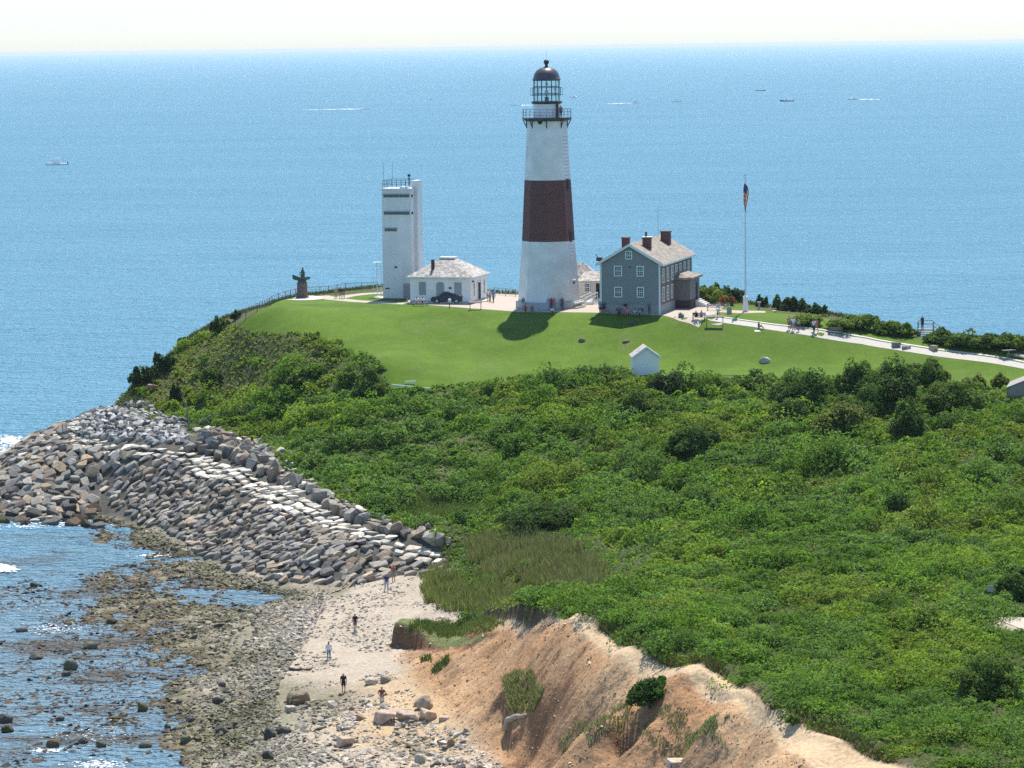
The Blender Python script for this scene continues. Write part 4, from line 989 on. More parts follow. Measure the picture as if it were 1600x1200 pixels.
# ------------------------------------------------------------------ materials for buildings
M_white = mat('white_paint', (.74,.75,.74), .55, .05, .5, col2=(.66,.67,.65), spec=.35)
M_whitew = mat('white_masonry', (.72,.73,.72), .8, .10, .35, col2=(.62,.63,.60), bump=.02, bscale=5)
M_band = mat('brown_band', (.12,.05,.048), .75, .14, .4, bump=.02, bscale=5)
M_iron = mat('dark_iron', (.035,.04,.042), .45, .2, 3)
M_dome = mat('dome_metal', (.085,.08,.085), .42, .2, 1.0, metallic=.25)
M_glass = mat('window_glass', (.03,.05,.055), .08, spec=.7)
def glass_mat():
    m = bpy.data.materials.new('lantern_glass'); m.use_nodes = True; nt = m.node_tree; N = nt.nodes; L = nt.links
    t = N.new('ShaderNodeBsdfTransparent'); g = N.new('ShaderNodeBsdfGlossy'); g.inputs['Roughness'].default_value = .05
    t.inputs[0].default_value = (.93,.97,.97,1); x = N.new('ShaderNodeMixShader'); x.inputs[0].default_value = .12
    L.new(t.outputs[0], x.inputs[1]); L.new(g.outputs[0], x.inputs[2]); L.new(x.outputs[0], N['Material Output'].inputs[0]); return m
M_lglass = glass_mat()
M_shg = mat('grey_shingle', (.20,.225,.24), .9, .22, 2.2, bump=.02, bscale=7, stretch=(1,1,3))
M_shb = mat('grazing_sun_shingle', (.16,.12,.105), .9, .22, 2.2, bump=.02, bscale=7, stretch=(1,1,3))  # grazing sun on the side wall put into a browner shingle colour
M_roof = mat('wood_shingle_roof', (.33,.29,.235), .95, .3, 1.5, col2=(.19,.165,.14), bump=.03, bscale=5, detail=8)
M_roofw = mat('bleached_roof', (.52,.49,.45), .95, .22, 2.2, col2=(.24,.21,.18), bump=.03, bscale=6, detail=8)
M_brick = mat('red_brick', (.13,.058,.05), .9, .25, 5)
M_brickd = mat('dark_brick', (.07,.04,.038), .9, .2, 5)
M_found = mat('foundation_stone', (.26,.26,.25), .9, .14, 1.2)
M_trim = mat('pale_trim', (.62,.68,.66), .6, .05, 1)
M_grey = mat('grey_paint', (.27,.29,.30), .6, .06, 1)
M_dark = mat('dark_opening', (.02,.022,.025), .8)
M_fndw = mat('grey_plinth', (.36,.38,.38), .85, .12, .8)
M_step = mat('pale_step', (.60,.57,.52), .9, .06, 1)

# ------------------------------------------------------------------ lighthouse
def lighthouse():
    D = 398.0; b = at(858, 480, D); b.z = 20.0
    root = empty('lighthouse', b, 0, 'tall white octagonal lighthouse with one dark brown band and a black domed lantern', 'lighthouse')
    root.rotation_euler = (0,0,R(-2))
    def hgt(py): return at(858, py, D).z - 20.0
    a0 = -PI/2
    Rb, Rt, H = 4.15, 2.78, hgt(197)
    def r_at(z): return Rb + (Rt-Rb)*z/H
    z1, z2 = hgt(375.5), hgt(280.5)
    n = 8
    pl = MB(); pl.ring([(4.62,-.6),(4.62,.95),(4.5,1.0)], n, a0); pl.build('plinth', M_fndw, root)
    mb = MB(); mb.ring([(4.28,1.0),(4.22,2.0),(r_at(z1),z1)], n, a0, caps=False); mb.build('lower_wall', M_whitew, root)
    mb = MB(); mb.ring([(r_at(z1)+.012,z1),(r_at(z2)+.012,z2)], n, a0); mb.build('brown_band', M_band, root)
    mb = MB(); mb.ring([(r_at(z2),z2),(Rt,H),(Rt-.02,hgt(187))], n, a0, caps=False); mb.build('upper_wall', M_whitew, root)
    zd = hgt(183.5)
    mb = MB(); mb.ring([(3.0,zd-.45),(3.36,zd-.2),(3.42,zd-.2),(3.42,zd)], 24, a0); mb.build('gallery_deck', M_iron, root)
    for i in range(8):
        a = a0 + i*PI/4 ; c, s = math.cos(a), math.sin(a)
        mb = MB(); mb.tube((c*(Rt+.02),s*(Rt+.02),H-.1),(c*3.3,s*3.3,zd-.28),.075,5); mb.tube((c*(Rt+.05),s*(Rt+.05),H-.25),(c*(Rt+.05),s*(Rt+.05),zd-.3),.07,5)
        mb.build('gallery_bracket', M_iron, root)
    mb = MB(); N_ = 24
    for i in range(N_):
        a = a0+2*PI*i/N_; b_ = a+2*PI/N_; p = (3.34*math.cos(a),3.34*math.sin(a)); q = (3.34*math.cos(b_),3.34*math.sin(b_))
        mb.tube((*p,zd),(*p,zd+1.15),.025,4)
        for hh in (.38,.76,1.15): mb.tube((*p,zd+hh),(*q,zd+hh),.022,4)
    mb.build('gallery_railing', M_iron, root)
    zw = hgt(161.5)
    mb = MB(); mb.ring([(1.87,zd),(1.87,zw)], 16, a0); wr = mb.build('watch_room', M_white, root)
    mb = MB(); mb.box(1.3,1.62,-1.5,-.72,zd+.02,zd+1.9); 
    d = mb.build('door', M_iron, root)
    zl0, zl1 = zw, hgt(125)
    mb = MB(); mb.ring([(1.98,zw-.05),(2.12,zw+.1),(2.12,zw+.28),(1.86,zw+.3)], 24, a0); mb.build('lantern_base', M_iron, root)
    mb = MB(); mb.ring([(1.74,zl0+.3),(1.74,zl1)], 24, a0, caps=False); mb.build('lantern_glass', M_lglass, root)
    mb = MB(); N_ = 16
    for i in range(N_):
        a = a0+2*PI*i/N_; b_ = a+2*PI/N_; p = (1.80*math.cos(a),1.80*math.sin(a)); q = (1.80*math.cos(b_),1.80*math.sin(b_))
        mb.tube((*p,zl0+.2),(*p,zl1),.05,4)
        for f in (.03,.38,.7,.98): mb.tube((*p,zl0+.2+(zl1-zl0-.2)*f),(*q,zl0+.2+(zl1-zl0-.2)*f),.045,4)
    mb.build('lantern_bars', M_iron, root)
    mb = MB(); zz = zl0+1.15
    for i in range(12):
        a = a0+2*PI*i/12; b_ = a+2*PI/12; p = (2.2*math.cos(a),2.2*math.sin(a)); q = (2.2*math.cos(b_),2.2*math.sin(b_))
        mb.tube((*p,zz-.05),(*p,zz+1.0),.03,4); mb.tube((*p,zz+1.0),(*q,zz+1.0),.03,4); mb.tube((*p,zz),(*q,zz),.04,4); mb.tube((*p,zz-.02),(1.8*math.cos(a),1.8*math.sin(a),zz-.02),.03,4)
    mb.build('lantern_walkway', M_iron, root)
    mb = MB(); mb.tube((0,0,zl0+.3),(0,0,zl0+.9),.28,8); mb.build('lamp_pedestal', M_iron, root)
    mb = MB(); mb.ring([(.05,zl0+1.0),(.3,zl0+1.2),(.3,zl0+1.7),(.05,zl0+1.85)], 12); mb.ring([(.05,zl0+2.35),(.22,zl0+2.5),(.22,zl0+2.75),(.05,zl0+2.9)], 12); mb.build('beacon_lens', mat('lens_glass',(.65,.75,.75),.15,spec=.8), root, smooth=True)
    zt = hgt(104.5); h = zt-zl1
    prof = [(1.98,zl1-.02),(1.98,zl1+.12),(1.86,zl1+.18)] + [(1.84*math.cos(t)**.9, zl1+.18+(h-.18)*math.sin(t)) for t in [R(k) for k in (12,24,36,48,60,70,80,87)]]
    mb = MB(); mb.ring(prof, 32, a0); mb.build('dome', M_dome, root, smooth=True)
    za = hgt(93)
    mb = MB(); mb.ring([(.32,zt-.1),(.2,zt+.15),(.22,zt+.35),(.36,zt+.55),(.38,zt+.75),(.3,zt+.92),(.12,za)], 14); mb.build('vent_ball', M_iron, root, smooth=True)
    mb = MB(); mb.tube((0,0,za-.1),(0,0,za+1.2),.02,4); mb.build('lightning_rod', M_iron, root)
    # porthole and side windows on the facet facing right
    mb = MB(); c = a0-PI/8*.9; rr = r_at(H+.6)*math.cos(PI/8)
    zc = hgt(190); mb.tube((math.cos(c)*(rr-.1),math.sin(c)*(rr-.1),zc),(math.cos(c)*(rr+.12),math.sin(c)*(rr+.12),zc),.3,14); mb.build('porthole', M_dark, root)
    for zc, hh, nm in ((hgt(289),1.3,'a'),(hgt(368),1.3,'b'),(hgt(448),1.6,'c')):
        a = a0+3*PI/8; rr = r_at(zc)*math.cos(PI/8); t = Vector((-math.sin(a),math.cos(a),0)); nrm = Vector((math.cos(a),math.sin(a),0)); 
        def pane(w_, h_, o_): 
            m_ = MB(); c_ = nrm*(rr+o_); vs = []
            for dn in (-.1,.05):
                for sx, sz in ((-1,-1),(1,-1),(1,1),(-1,1)): vs.append(c_+nrm*dn+t*(sx*w_/2)+Vector((0,0,zc+sz*h_/2)))
            m_.add(vs,[(0,3,2,1),(4,5,6,7),(0,1,5,4),(1,2,6,5),(2,3,7,6),(3,0,4,7)]); return m_
        fr = pane(.95, hh+.35, .02).build('window', M_whitew if nm == 'c' else M_band, root)
        pane(.6, hh, .06).build('pane', M_dark, fr)
        if nm == 'c':
            for o_ in (-.5,.5):
                m_ = MB(); c_ = nrm*(rr+.12)+Vector((0,0,zc+o_*hh*1.25)); m_.bar(c_-t*.6, c_+t*.6, .25, .14); m_.build('window_ledge', M_white, root)
    for k, (r1, z0, z3) in enumerate(((5.0,-.1,.5),(4.85,.5,1.05))):
        a = a0+3*PI/8; t = Vector((-math.sin(a),math.cos(a),0)); nrm = Vector((math.cos(a),math.sin(a),0)); m_ = MB(); c_ = nrm*(r1*math.cos(PI/8)+.1)+Vector((0,0,(z0+z3)/2))
        m_.bar(c_-t*1.7, c_+t*1.7, .3, .2); m_.build('base_ledge', M_white, root)
    # climbing rungs on the sunlit facet
    m_ = MB(); jm = mat('grey_mortar',(.4,.41,.4),.9)
    for k in range(46):
        zc = 2+k*.48
        if z1-.1 < zc < z2+.1:
            if m_.v: m_.build('joint_lines', jm, root); m_ = MB()
            continue
        a = a0+3*PI/8; rr = r_at(zc)*math.cos(PI/8)+.04; t = Vector((-math.sin(a),math.cos(a),0)); nrm = Vector((math.cos(a),math.sin(a),0)); c_ = nrm*rr+Vector((0,0,zc)); m_.bar(c_-t*.9,c_+t*.9,.03,.05)
    m_.build('joint_lines', jm, root)
    return root
lighthouse()

# ------------------------------------------------------------------ gable helpers
def window(parent, x0, x1, z0, z1, y, face='front', xw=None, mf=M_trim, mp=M_glass, nx=2, nz=4, fw=.13, name='window'):
    """window in the front wall (plane y, facing -y) or in the right wall (plane x=xw, facing +x, spans y)"""
    fr = MB(); pn = MB(); mu = MB()
    def bx(m_, a0, a1, b0, b1, d0, d1):
        if face == 'front': m_.box(a0, a1, y-d1, y-d0, b0, b1)
        else: m_.box(xw+d0, xw+d1, a0, a1, b0, b1)
    bx(fr, x0-fw, x1+fw, z1, z1+fw, .0, .07); bx(fr, x0-fw, x1+fw, z0-fw, z0, .0, .10); bx(fr, x0-fw, x0, z0, z1, .0, .07); bx(fr, x1, x1+fw, z0, z1, .0, .07)
    bx(pn, x0, x1, z0, z1, -.02, .02)
    for i in range(1, nx+1):
        c = x0+(x1-x0)*i/(nx+1); bx(mu, c-.02, c+.02, z0, z1, .022, .04)
    for i in range(1, nz):
        c = z0+(z1-z0)*i/nz; t = .05 if i*2 == nz else .02; bx(mu, x0, x1, c-t, c+t, .024, .046)
    f = fr.build(name, mf, parent); pn.build('pane', mp, f); mu.build('muntins', mf, f)
    return f

# ------------------------------------------------------------------ grey keeper's house
def house():
    D = 385.0; c = at(1031.8, 490, D); c.z = 20.0
    rz = R(-16.5); W, Ln, E, Rg = 8.3, 19.0, 6.95, 9.35
    # local frame: origin at left front corner; x right along gable front, y back
    org = Vector((c.x - W*math.cos(rz), c.y - W*math.sin(rz), 20.0))
    o = empty('keepers_house', org, rz, 'two storey grey shingled house with a side wall browned for grazing sun, gable roof and three brick chimneys', 'house')
    fz = 1.25
    mb = MB(); mb.box(-.04, W+.04, -.04, Ln+.04, -.3, fz); mb.build('foundation', M_found, o)
    # front gable wall
    mb = MB(); mb.prism([(0,fz),(W,fz),(W,E),(W/2,Rg),(0,E)], 0, .25); mb.build('front_wall', M_shg, o)
    mb = MB(); mb.prism([(0,fz),(W,fz),(W,E),(W/2,Rg),(0,E)], Ln-.25, Ln); mb.box(0,.25,.25,Ln-.25,fz,E); mb.build('rear_wall', M_shg, o)
    mb = MB(); mb.box(W-.25, W, .25, Ln-.25, fz, E); mb.build('right_wall', M_shb, o)
    for x0 in (-.03, W-.2):
        mb = MB(); mb.box(x0, x0+.24, -.06, -.003, fz-.02 if x0 < 1 else -.2, E-.1); mb.build('corner_board', M_trim, o)
    mb = MB(); mb.box(W+.003, W+.06, Ln-.22, Ln, fz, E-.2); mb.build('corner_board', M_trim, o)
    # roof slabs with overhang
    ov, oy, th = .5, .35, .16; sl = (Rg-E)/(W/2)
    for sgn in (-1, 1):
        ex = W/2+sgn*(W/2+ov); ez = E-ov*sl
        mb = MB(); mb.prism([(W/2,Rg+.02),(ex,ez+.02),(ex,ez+th+.02),(W/2,Rg+th+.02)] if sgn > 0 else [(W/2,Rg+.02),(W/2,Rg+th+.02),(ex,ez+th+.02),(ex,ez+.02)], -oy, Ln+oy)
        rf = mb.build('roof', M_roof, o)
        mb = MB(); mb.prism([(W/2,Rg-.22),(ex,ez-.22),(ex,ez+th-.02),(W/2,Rg+th-.02)], -oy-.06, -oy-.003); mb.build('barge_board', M_trim, o)
        mb = MB(); mb.box(min(ex,ex+sgn*.08), max(ex,ex+sgn*.08), -oy-.06, Ln+oy, ez-.15, ez+.12); mb.build('gutter', M_trim, o)
    mb = MB(); mb.box(W+.003, W+.1, 0, Ln, E-.42, E-.05); mb.build('eave_board', M_trim, o)
    def hz_(py): return at(985, py, D+1).z-20.0
    for (px0, px1, p0, p1) in ((962,971.5,417,430.5),(997,1005.5,417,430.5),(962,971.5,450,463.5),(997,1005.5,450,463.5),(979.5,987.5,393.5,404)):
        s = (1031.8-938.8)/W; a = W-(1031.8-px0)/s; b = W-(1031.8-px1)/s
        window(o, a, b, hz_(p1), hz_(p0), 0)
    for (px0, px1, p0, p1) in ((964,972,478,481.5),(998,1006,478,481.5)):
        s = (1031.8-938.8)/W; a = W-(1031.8-px0)/s; b = W-(1031.8-px1)/s
        window(o, a, b, .35, .8, -.04, nx=0, nz=1, fw=.04, mf=M_grey, name='basement_window')
    m_ = MB(); m_.tube((W/2,-.1,6.35),(W/2,.05,6.35),.1,8); m_.build('wall_lamp', M_dark, o)
    # right wall windows: 7 upstairs, 3 downstairs
    for i, yy in enumerate((1.7,4.3,6.9,9.4,11.9,14.4,16.9)):
        window(o, yy-.42, yy+.42, 4.25, 5.95, 0, 'right', W, nx=1, nz=4)
    for yy in (1.7,4.3,6.7): window(o, yy-.42, yy+.42, 1.75, 3.45, 0, 'right', W, nx=1, nz=4)
    # porch
    y0, y1, xo = 8.6, 14.6, 2.2
    mb = MB(); mb.box(W+.001, W+xo, y0, y1, -.2, 1.15); pr = mb.build('porch', M_brickd, o)
    mb = MB(); mb.box(W+.001, W+xo-.1, y0+.1, y0+.3, 1.15, 4.0); mb.box(W+xo-.3, W+xo-.1, y0+.3, y1-.1, 1.15, 4.0); mb.box(W+.001,W+xo-.3,y1-.3,y1-.1,1.15,4.0); mb.build('porch_wall', mat('porch_shingle',(.16,.155,.15),.9,.2,2.5), pr)
    mb = MB(); mb.box(W+xo-.098, W+xo-.04, y0+3.6, y0+4.7, 1.15, 3.3); mb.build('porch_door', M_dark, pr)
    mb = MB(); mb.add([(W+.001,y0-.3,4.0),(W+xo+.3,y0-.3,4.0),(W+xo+.3,y1+.3,4.0),(W+.001,y1+.3,4.0),(W+.001,y0-.3,4.28),(W+xo+.3,y0-.3,4.28),(W+xo+.3,y1+.3,4.28),(W+.001,y1+.3,4.28),(W+.001,y0+1.0,4.95),(W+.001,y1-1.0,4.95)],
        [(0,3,2,1),(0,1,5,4),(1,2,6,5),(2,3,7,6),(5,6,9,8),(4,5,8),(7,9,6),(4,8,9,7)]); mb.build('porch_roof', M_roof, pr)
    for i in range(6):
        mb = MB(); mb.box(W+xo+i*.36+.001, W+xo+(i+1)*.36, y0+3.0, y0+5.6, -.2, 1.15-(i+1)*.19); mb.build('step', M_step, pr)
    # chimneys
    def chim(x, y, w_, d_, zt, m_, cap):
        zb = Rg-abs(x-W/2)*sl-.5; mb = MB(); mb.box(x-w_/2,x+w_/2,y-d_/2,y+d_/2,zb,zt); mb.box(x-w_/2-.06,x+w_/2+.06,y-d_/2-.06,y+d_/2+.06,zt,zt+.16); ch = mb.build('chimney', m_, o)
        if cap: mb = MB(); mb.box(x-w_/2-.08,x+w_/2+.2,y-d_/2-.1,y+d_/2+.1,zt+.22,zt+.28); mb.build('chimney_cap', M_white, ch)
        return ch
    chim(W/2-1.6, 4.2, .95, .9, Rg+.55, M_brick, 0)
    ch = chim(W/2+1.4, 4.0, 1.05, 1.0, Rg+.55, M_brick, 1); mb = MB(); mb.tube((W/2+1.2,4.3,Rg+.5),(W/2+1.2,4.3,Rg+1.45),.16,8); mb.build('flue', M_brick, ch)
    chim(W/2+1.5, 14.6, 1.25, 1.1, Rg+.75, M_brick, 0)
    mb = MB(); mb.tube((W/2+.6,13.8,Rg-.3),(W/2+.6,13.8,Rg+4.2),.02,4); mb.build('aerial', M_iron, o)
    mb = MB(); mb.box(-.9,-.2,1.4,2.2,7.0,7.5); mb.tube((-1.1,1.8,7.9),(-.3,1.8,6.9),.05,5); mb.build('satellite_dish', M_iron, o)
    return o, org, rz
HOUSE, HORG, HRZ = house()

# ------------------------------------------------------------------ link building between lighthouse and house
def annex():
    D = 404.0; a = at(902, 471, D); b = at(941, 471, D)
    o = empty('annex_building', (a.x, D, 20), R(-6), 'small white building with shingle roof wedged between the lighthouse and the grey house', 'building')
    W = b.x-a.x+1.2; H = at(920,438,D).z-20; H2 = at(920,426,D).z-20
    mb = MB(); mb.box(0,W,0,4.5,-.3,H); mb.build('wall', mat('cream_wall',(.60,.58,.52),.8,.08,1), o)
    mb = MB(); mb.add([(-.2,-.3,H-.05),(W,-.3,H-.05),(W,2.2,H2+.05),(1.0,2.2,H2+.05),(-.2,4.8,H-.05),(W,4.8,H-.05)],[(0,1,2,3),(0,3,4),(3,2,5,4),(0,4,5,1),(1,5,2)]); mb.build('roof', M_roofw, o)
    mb = MB(); mb.box(-2.4,2.4,3.2,6.4,H-.5,H+.2); mb.add([(-2.6,3.0,H+.2),(2.8,3.0,H+.2),(2.8,6.6,H+.2),(-2.6,6.6,H+.2),(-1.0,4.8,H2+1.1),(.6,4.8,H2+1.1)],[(0,1,5,4),(1,2,5),(2,3,4,5),(3,0,4),(0,3,2,1)]); mb.build('rear_roof', M_roofw, o)
    k = 39.0/ (b.x-a.x)
    def X(px): return (px-902)/k
    window(o, X(914), X(921), at(917,455,D).z-20, at(917,443,D).z-20, 0, nx=2, nz=4, mf=M_white)
    mb = MB(); mb.box(X(931.5), X(937), -.04, .03, at(934,465,D).z-20, at(934,442.5,D).z-20); mb.build('door', M_dark, o)
    zt = .65
    mb = MB(); mb.box(X(927), X(939), -1.3, -.001, -.2, zt)
    for i in range(5): mb.box(X(925)-.9*0, X(936), -1.3-.32*(i+1), -1.3-.32*i-.001, -.2, zt-.13*(i+1))
    st = mb.build('stair', M_white, o)
    for sx in (X(925.5), X(935)):
        mb = MB(); mb.bar((sx-1.5,-3.0,1.0),(sx,-1.3,zt+.95),.08,.1); mb.bar((sx-1.5,-3.0,.55),(sx,-1.3,zt+.5),.06,.08); mb.bar((sx-1.5,-3.0,-.1),(sx-1.5,-3.0,1.05),.09,.09); mb.bar((sx,-1.3,zt-.3),(sx,-1.3,zt+1),.09,.09); mb.bar((sx-.75,-2.15,.3),(sx-.75,-2.15,1.5),.06,.06)
        mb.build('stair_railing', M_white, o)
    mb = MB(); mb.add([(X(913),-3.6,0),(X(926),-3.6,0),(X(930),-2.9,.9),(X(919),-2.9,.55),(X(926),-3.2,.0),(X(930),-2.6,.0)],[(0,1,2,3),(1,4,5,2)]); mb.box(X(915),X(927),-3.5,-3.0,-.1,.45); mb.build('stair_side', M_white, o)
annex()

# ------------------------------------------------------------------ white hip roofed building
def fog_house():
    D = 405.0; c = at(735.9, 472.8, D); rz = R(-16.5); W = 9.0; Ln = 7.8; H = 3.75
    org = Vector((c.x-W*math.cos(rz), D-W*math.sin(rz), 20.0))
    o = empty('white_cottage', org, rz, 'low white building with a pale hip roof and thin dark chimney behind the parked car', 'building')
    mb = MB(); mb.box(0,W,0,Ln,-.3,H); mb.build('wall', M_white, o)
    mb = MB(); mb.box(-.05,W+.05,-.05,Ln+.05,-.3,.35); mb.build('plinth', M_fndw, o)
    ov = .45; rx0, rx1 = W/2-1.1, W/2+1.1; ry = Ln/2; Zt = H+2.35
    mb = MB(); vs = [(-ov,-ov,H),(W+ov,-ov,H),(W+ov,Ln+ov,H),(-ov,Ln+ov,H),(rx0,ry-.5,Zt),(rx1,ry-.5,Zt),(rx1,ry+.5,Zt),(rx0,ry+.5,Zt)]
    mb.add(vs,[(0,1,5,4),(1,2,6,5),(2,3,7,6),(3,0,4,7),(4,5,6,7),(0,3,2,1)]); rf = mb.build('roof', M_roofw, o)
    mb = MB(); mb.box(rx0-.1,rx1+.1,ry-.6,ry+.6,Zt+.003,Zt+.22); mb.build('roof_vent', M_white, rf)
    mb = MB(); mb.box(2.85,3.25,1.0,1.4,H+.2,H+2.35); mb.build('chimney', M_brickd, rf)
    mb = MB()
    mb.box(-ov-.02,W+ov+.02,-ov-.06,-ov-.003,H-.12,H+.06); mb.box(W+ov+.003,W+ov+.06,-ov,Ln+ov,H-.12,H+.06); mb.build('gutter', M_white, o)
    k = W/95.9
    for px0, px1, arch in ((654,665,0),(681.5,694,1),(710,721.5,0)):
        a = (px0-640)*k; b = (px1-640)*k; z0, z1 = (1.15,3.0) if not arch else (.1,2.95)
        mb = MB(); mb.box(a-.1,b+.1,-.06,-.003,z0-.12,z0); fr = mb.build('window_ledge', M_white, o)
        mb = MB()
        if arch:
            n = 8; cx = (a+b)/2; r = (b-a)/2; poly = [(a,z0),(b,z0),(b,z1-.3)] + [(cx+r*math.cos(t*PI/n), z1-.3+.38*math.sin(t*PI/n)) for t in range(1,n)] + [(a,z1-.3)]
            mb.prism(poly, -.05, .02); mb.build('arched_door', M_grey, o)
        else: mb.box(a,b,-.04,.02,z0,z1); mb.build('shutter', M_grey, o)
    mb = MB(); mb.box((704-640)*k-.2,(704-640)*k+.15,-.2,-.001,2.1,2.3); mb.build('wall_lamp', M_dark, o)
    for yy, w_ in ((1.5,.5),(6.4,.5)):
        window(o, yy-w_/2, yy+w_/2, 1.0, 2.8, 0, 'right', W, mf=M_white, nx=1, nz=2, fw=.1)
    mb = MB(); mb.box(W+.001,W+.04,3.2,4.6,.1,2.75); d = mb.build('doorway', M_dark, o); mb = MB(); mb.box(W+.02,W+.1,3.0,3.2,.1,2.9); mb.box(W+.02,W+.1,4.6,4.8,.1,2.9); mb.box(W+.02,W+.1,3.0,4.8,2.75+.003,2.95); mb.build('door_frame', M_white, d)
    mb = MB(); mb.box(W+.001,W+1.3,2.8,5.2,-.1,.16); mb.build('doorstep', M_step, o)
    mb = MB(); mb.box(W+.001,W+.25,.7,.95,3.0,3.2); mb.build('side_lamp', M_dark, o)
fog_house()

# ------------------------------------------------------------------ white watch tower
def tower():
    D = 416.0; a = at(599.5, 464, D); rz = R(-14); W = 4.35; Dp = 4.2
    H = at(600, 297.5, D).z-20; H2 = at(655, 282.5, D).z-20
    o = empty('watch_tower', (a.x, D, 20), rz, 'tall plain white concrete watch tower with dark viewing slots near the top', 'tower')
    Mt = mat('tower_concrete', (.66,.68,.68), .85, .07, .5, col2=(.58,.60,.59), stretch=(1,1,.3), bump=.01, bscale=3)
    mb = MB(); n = [(-.08,-.3),(W+.02,-.3),(W-.03,H),(-.02,H)]; mb.prism([(-.1,-.3),(W,-.3),(W,H),(0,H)], 0, Dp); mb.build('tower_wall', Mt, o)
    mb = MB(); mb.box(-.08,W+.06,-.08,Dp+.06,H,H+.28); mb.build('roof_slab', Mt, o)
    mb = MB(); mb.box(W+.001,W+.5,1.6,Dp-.1,-.3,H2); mb.build('stair_shaft', Mt, o); 
    mb = MB(); mb.box(W-.35,W+.001,1.6,Dp-.1,H+.28,H2); mb.build('roof_hatch', Mt, o)
    def z(py): return at(620,py,D).z-20
    for x0, x1, py in ((.25,4.1,306),(.3,4.1,333),(.35,2.15,359)):
        mb = MB(); mb.box(x0,x1,-.05,.05,z(py)-.19,z(py)+.19); s = mb.build('viewing_slot', mat('slot_shade',(.10,.11,.115),.8), o)
        mb = MB(); mb.box(x0-.1,x1+.1,-.14,-.052,z(py)+.2,z(py)+.3); 
        for k in range(1,8): xx = x0+(x1-x0)*k/8; mb.box(xx-.025,xx+.025,-.08,-.052,z(py)-.19,z(py)+.2)
        mb.build('slot_frame', M_grey, s)
    for py in (306,333):
        mb = MB(); mb.box(W+.001,W+.05,.2,.9,z(py)-.17,z(py)+.17); mb.build('side_slot', M_dark, o)
    mb = MB(); mb.box(3.0,4.05,-.05,.03,0,2.15); mb.build('door', M_grey, o)
    mb = MB(); mb.box(1.75,2.1,-.08,-.001,4.4,4.65); mb.box(.3,.95,-.05,-.001,1.35,1.5); mb.build('wall_vent', M_dark, o)
    mb = MB()
    for (p, q) in (((0.1,0.1),(3.6,.1)),((.1,.1),(.1,4.8)),((.1,4.8),(3.6,4.8))):
        for hh in (.6,1.15): mb.tube((*p,H+.28+hh),(*q,H+.28+hh),.03,4)
        for t in range(6): x = p[0]+(q[0]-p[0])*t/5; y = p[1]+(q[1]-p[1])*t/5; mb.tube((x,y,H+.28),(x,y,H+1.43),.03,4)
    mb.build('roof_railing', M_iron, o)
    for x, t in ((.15,3.9),(1.5,4.2)):
        mb = MB(); mb.tube((x,.5,H+.28),(x,.5,H+t),.02,4); mb.build('aerial', M_iron, o)
    mb = MB(); mb.tube((3.55,2,H+.28),(3.55,2,H+1.9),.09,6); mb.box(3.3,3.8,1.8,2.2,H+1.5,H+1.62); mb.tube((3.55,2,H+1.9),(3.55,2,H+2.25),.22,8); mb.tube((3.0,2,H+.28),(3.0,2,H+1.2),.05,5); mb.build('horn', M_iron, o)
    mb = MB(); mb.box(2.6,3.9,.2,1.4,H+.28,H+.52); mb.build('roof_box', M_white, o)
    # open steel ladder frame at the left foot
    b = at(594, 463, D+2); l = empty('ladder_frame', (b.x-.45, D+2, 20), 0, 'narrow open metal ladder frame standing at the left foot of the watch tower', 'ladder')
    for x in (0,.62):
        mb = MB(); mb.bar((x,0,-.1),(x,0,5.0),.07,.07); mb.bar((x,.6,-.1),(x,.6,5.0),.07,.07); mb.build('post', M_trim, l)
    mb = MB()
    for k in range(14): mb.bar((0,0,.3+k*.35),(.62,0,.3+k*.35),.04,.04)
    mb.build('rung', M_trim, l)
    mb = MB(); mb.box(-.55,.7,-.1,.7,5.0,5.08); mb.bar((-.5,.3,0),(-.5,.3,5),.04,.04); mb.build('platform', M_trim, l)
    drape('tower_pad', W2([(583,465.5),(600,466.5),(606,464),(590,462.6)]), M_disc, .05, 1)
tower()

# ------------------------------------------------------------------ small white shed
def shed():
    b = at(1010,583,359); g = ground(1010,586); D = g.y
    s = FPX/math.hypot(g.x,g.y); W = 41/s; o = empty('pump_shed', (g.x-W/2, D, g.z), R(4), 'little white shed with a pointed roof at the lower edge of the lawn', 'shed')
    H = 29/s; A = 44/s
    mb = MB(); mb.prism([(0,-.4),(W,-.4),(W,H),(W/2,A),(0,H)], 0, 3.0); mb.build('wall', mat('shed_white',(.74,.76,.77),.6,.04,1,bump=.01,bscale=8,stretch=(1,1,4)), o)
    for sg in (-1,1):
        ex = W/2+sg*(W/2+.22); ez = H-.22*(A-H)/(W/2); mb = MB(); mb.prism([(W/2,A+.02),(ex,ez+.02),(ex,ez+.12),(W/2,A+.12)], -.25, 3.25); mb.build('roof', M_roofw, o)
        mb = MB(); mb.prism([(W/2,A-.12),(ex,ez-.12),(ex,ez+.10),(W/2,A+.10)], -.3, -.253); mb.build('barge_board', M_trim, o)
shed()
# ------------------------------------------------------------------ flat roofed concrete building cut by the right edge
def bunker():
    g = ground(1574,640); s = FPX/g.y; o = empty('concrete_building', (g.x, g.y, g.z+1.3), R(-14), 'grey concrete building with a pale sloping roof edge cut off by the right edge', 'building')
    mb = MB(); mb.prism([(0,-.5),(9,-.5),(9,5.5),(3.0,2.5),(0,1.2)], 0, 6); mb.build('wall', mat('weathered_concrete',(.27,.25,.22),.9,.18,.8,bump=.01,stretch=(3,3,.4)), o)
    mb = MB(); mb.prism([(-.15,1.2),(3.0,2.52),(9,5.52),(9,5.62),(3.0,2.62),(-.15,1.30)], -.08, 6.1); mb.build('roof_edge', mat('weathered_edge',(.30,.28,.25),.9,.1,2), o)
bunker()
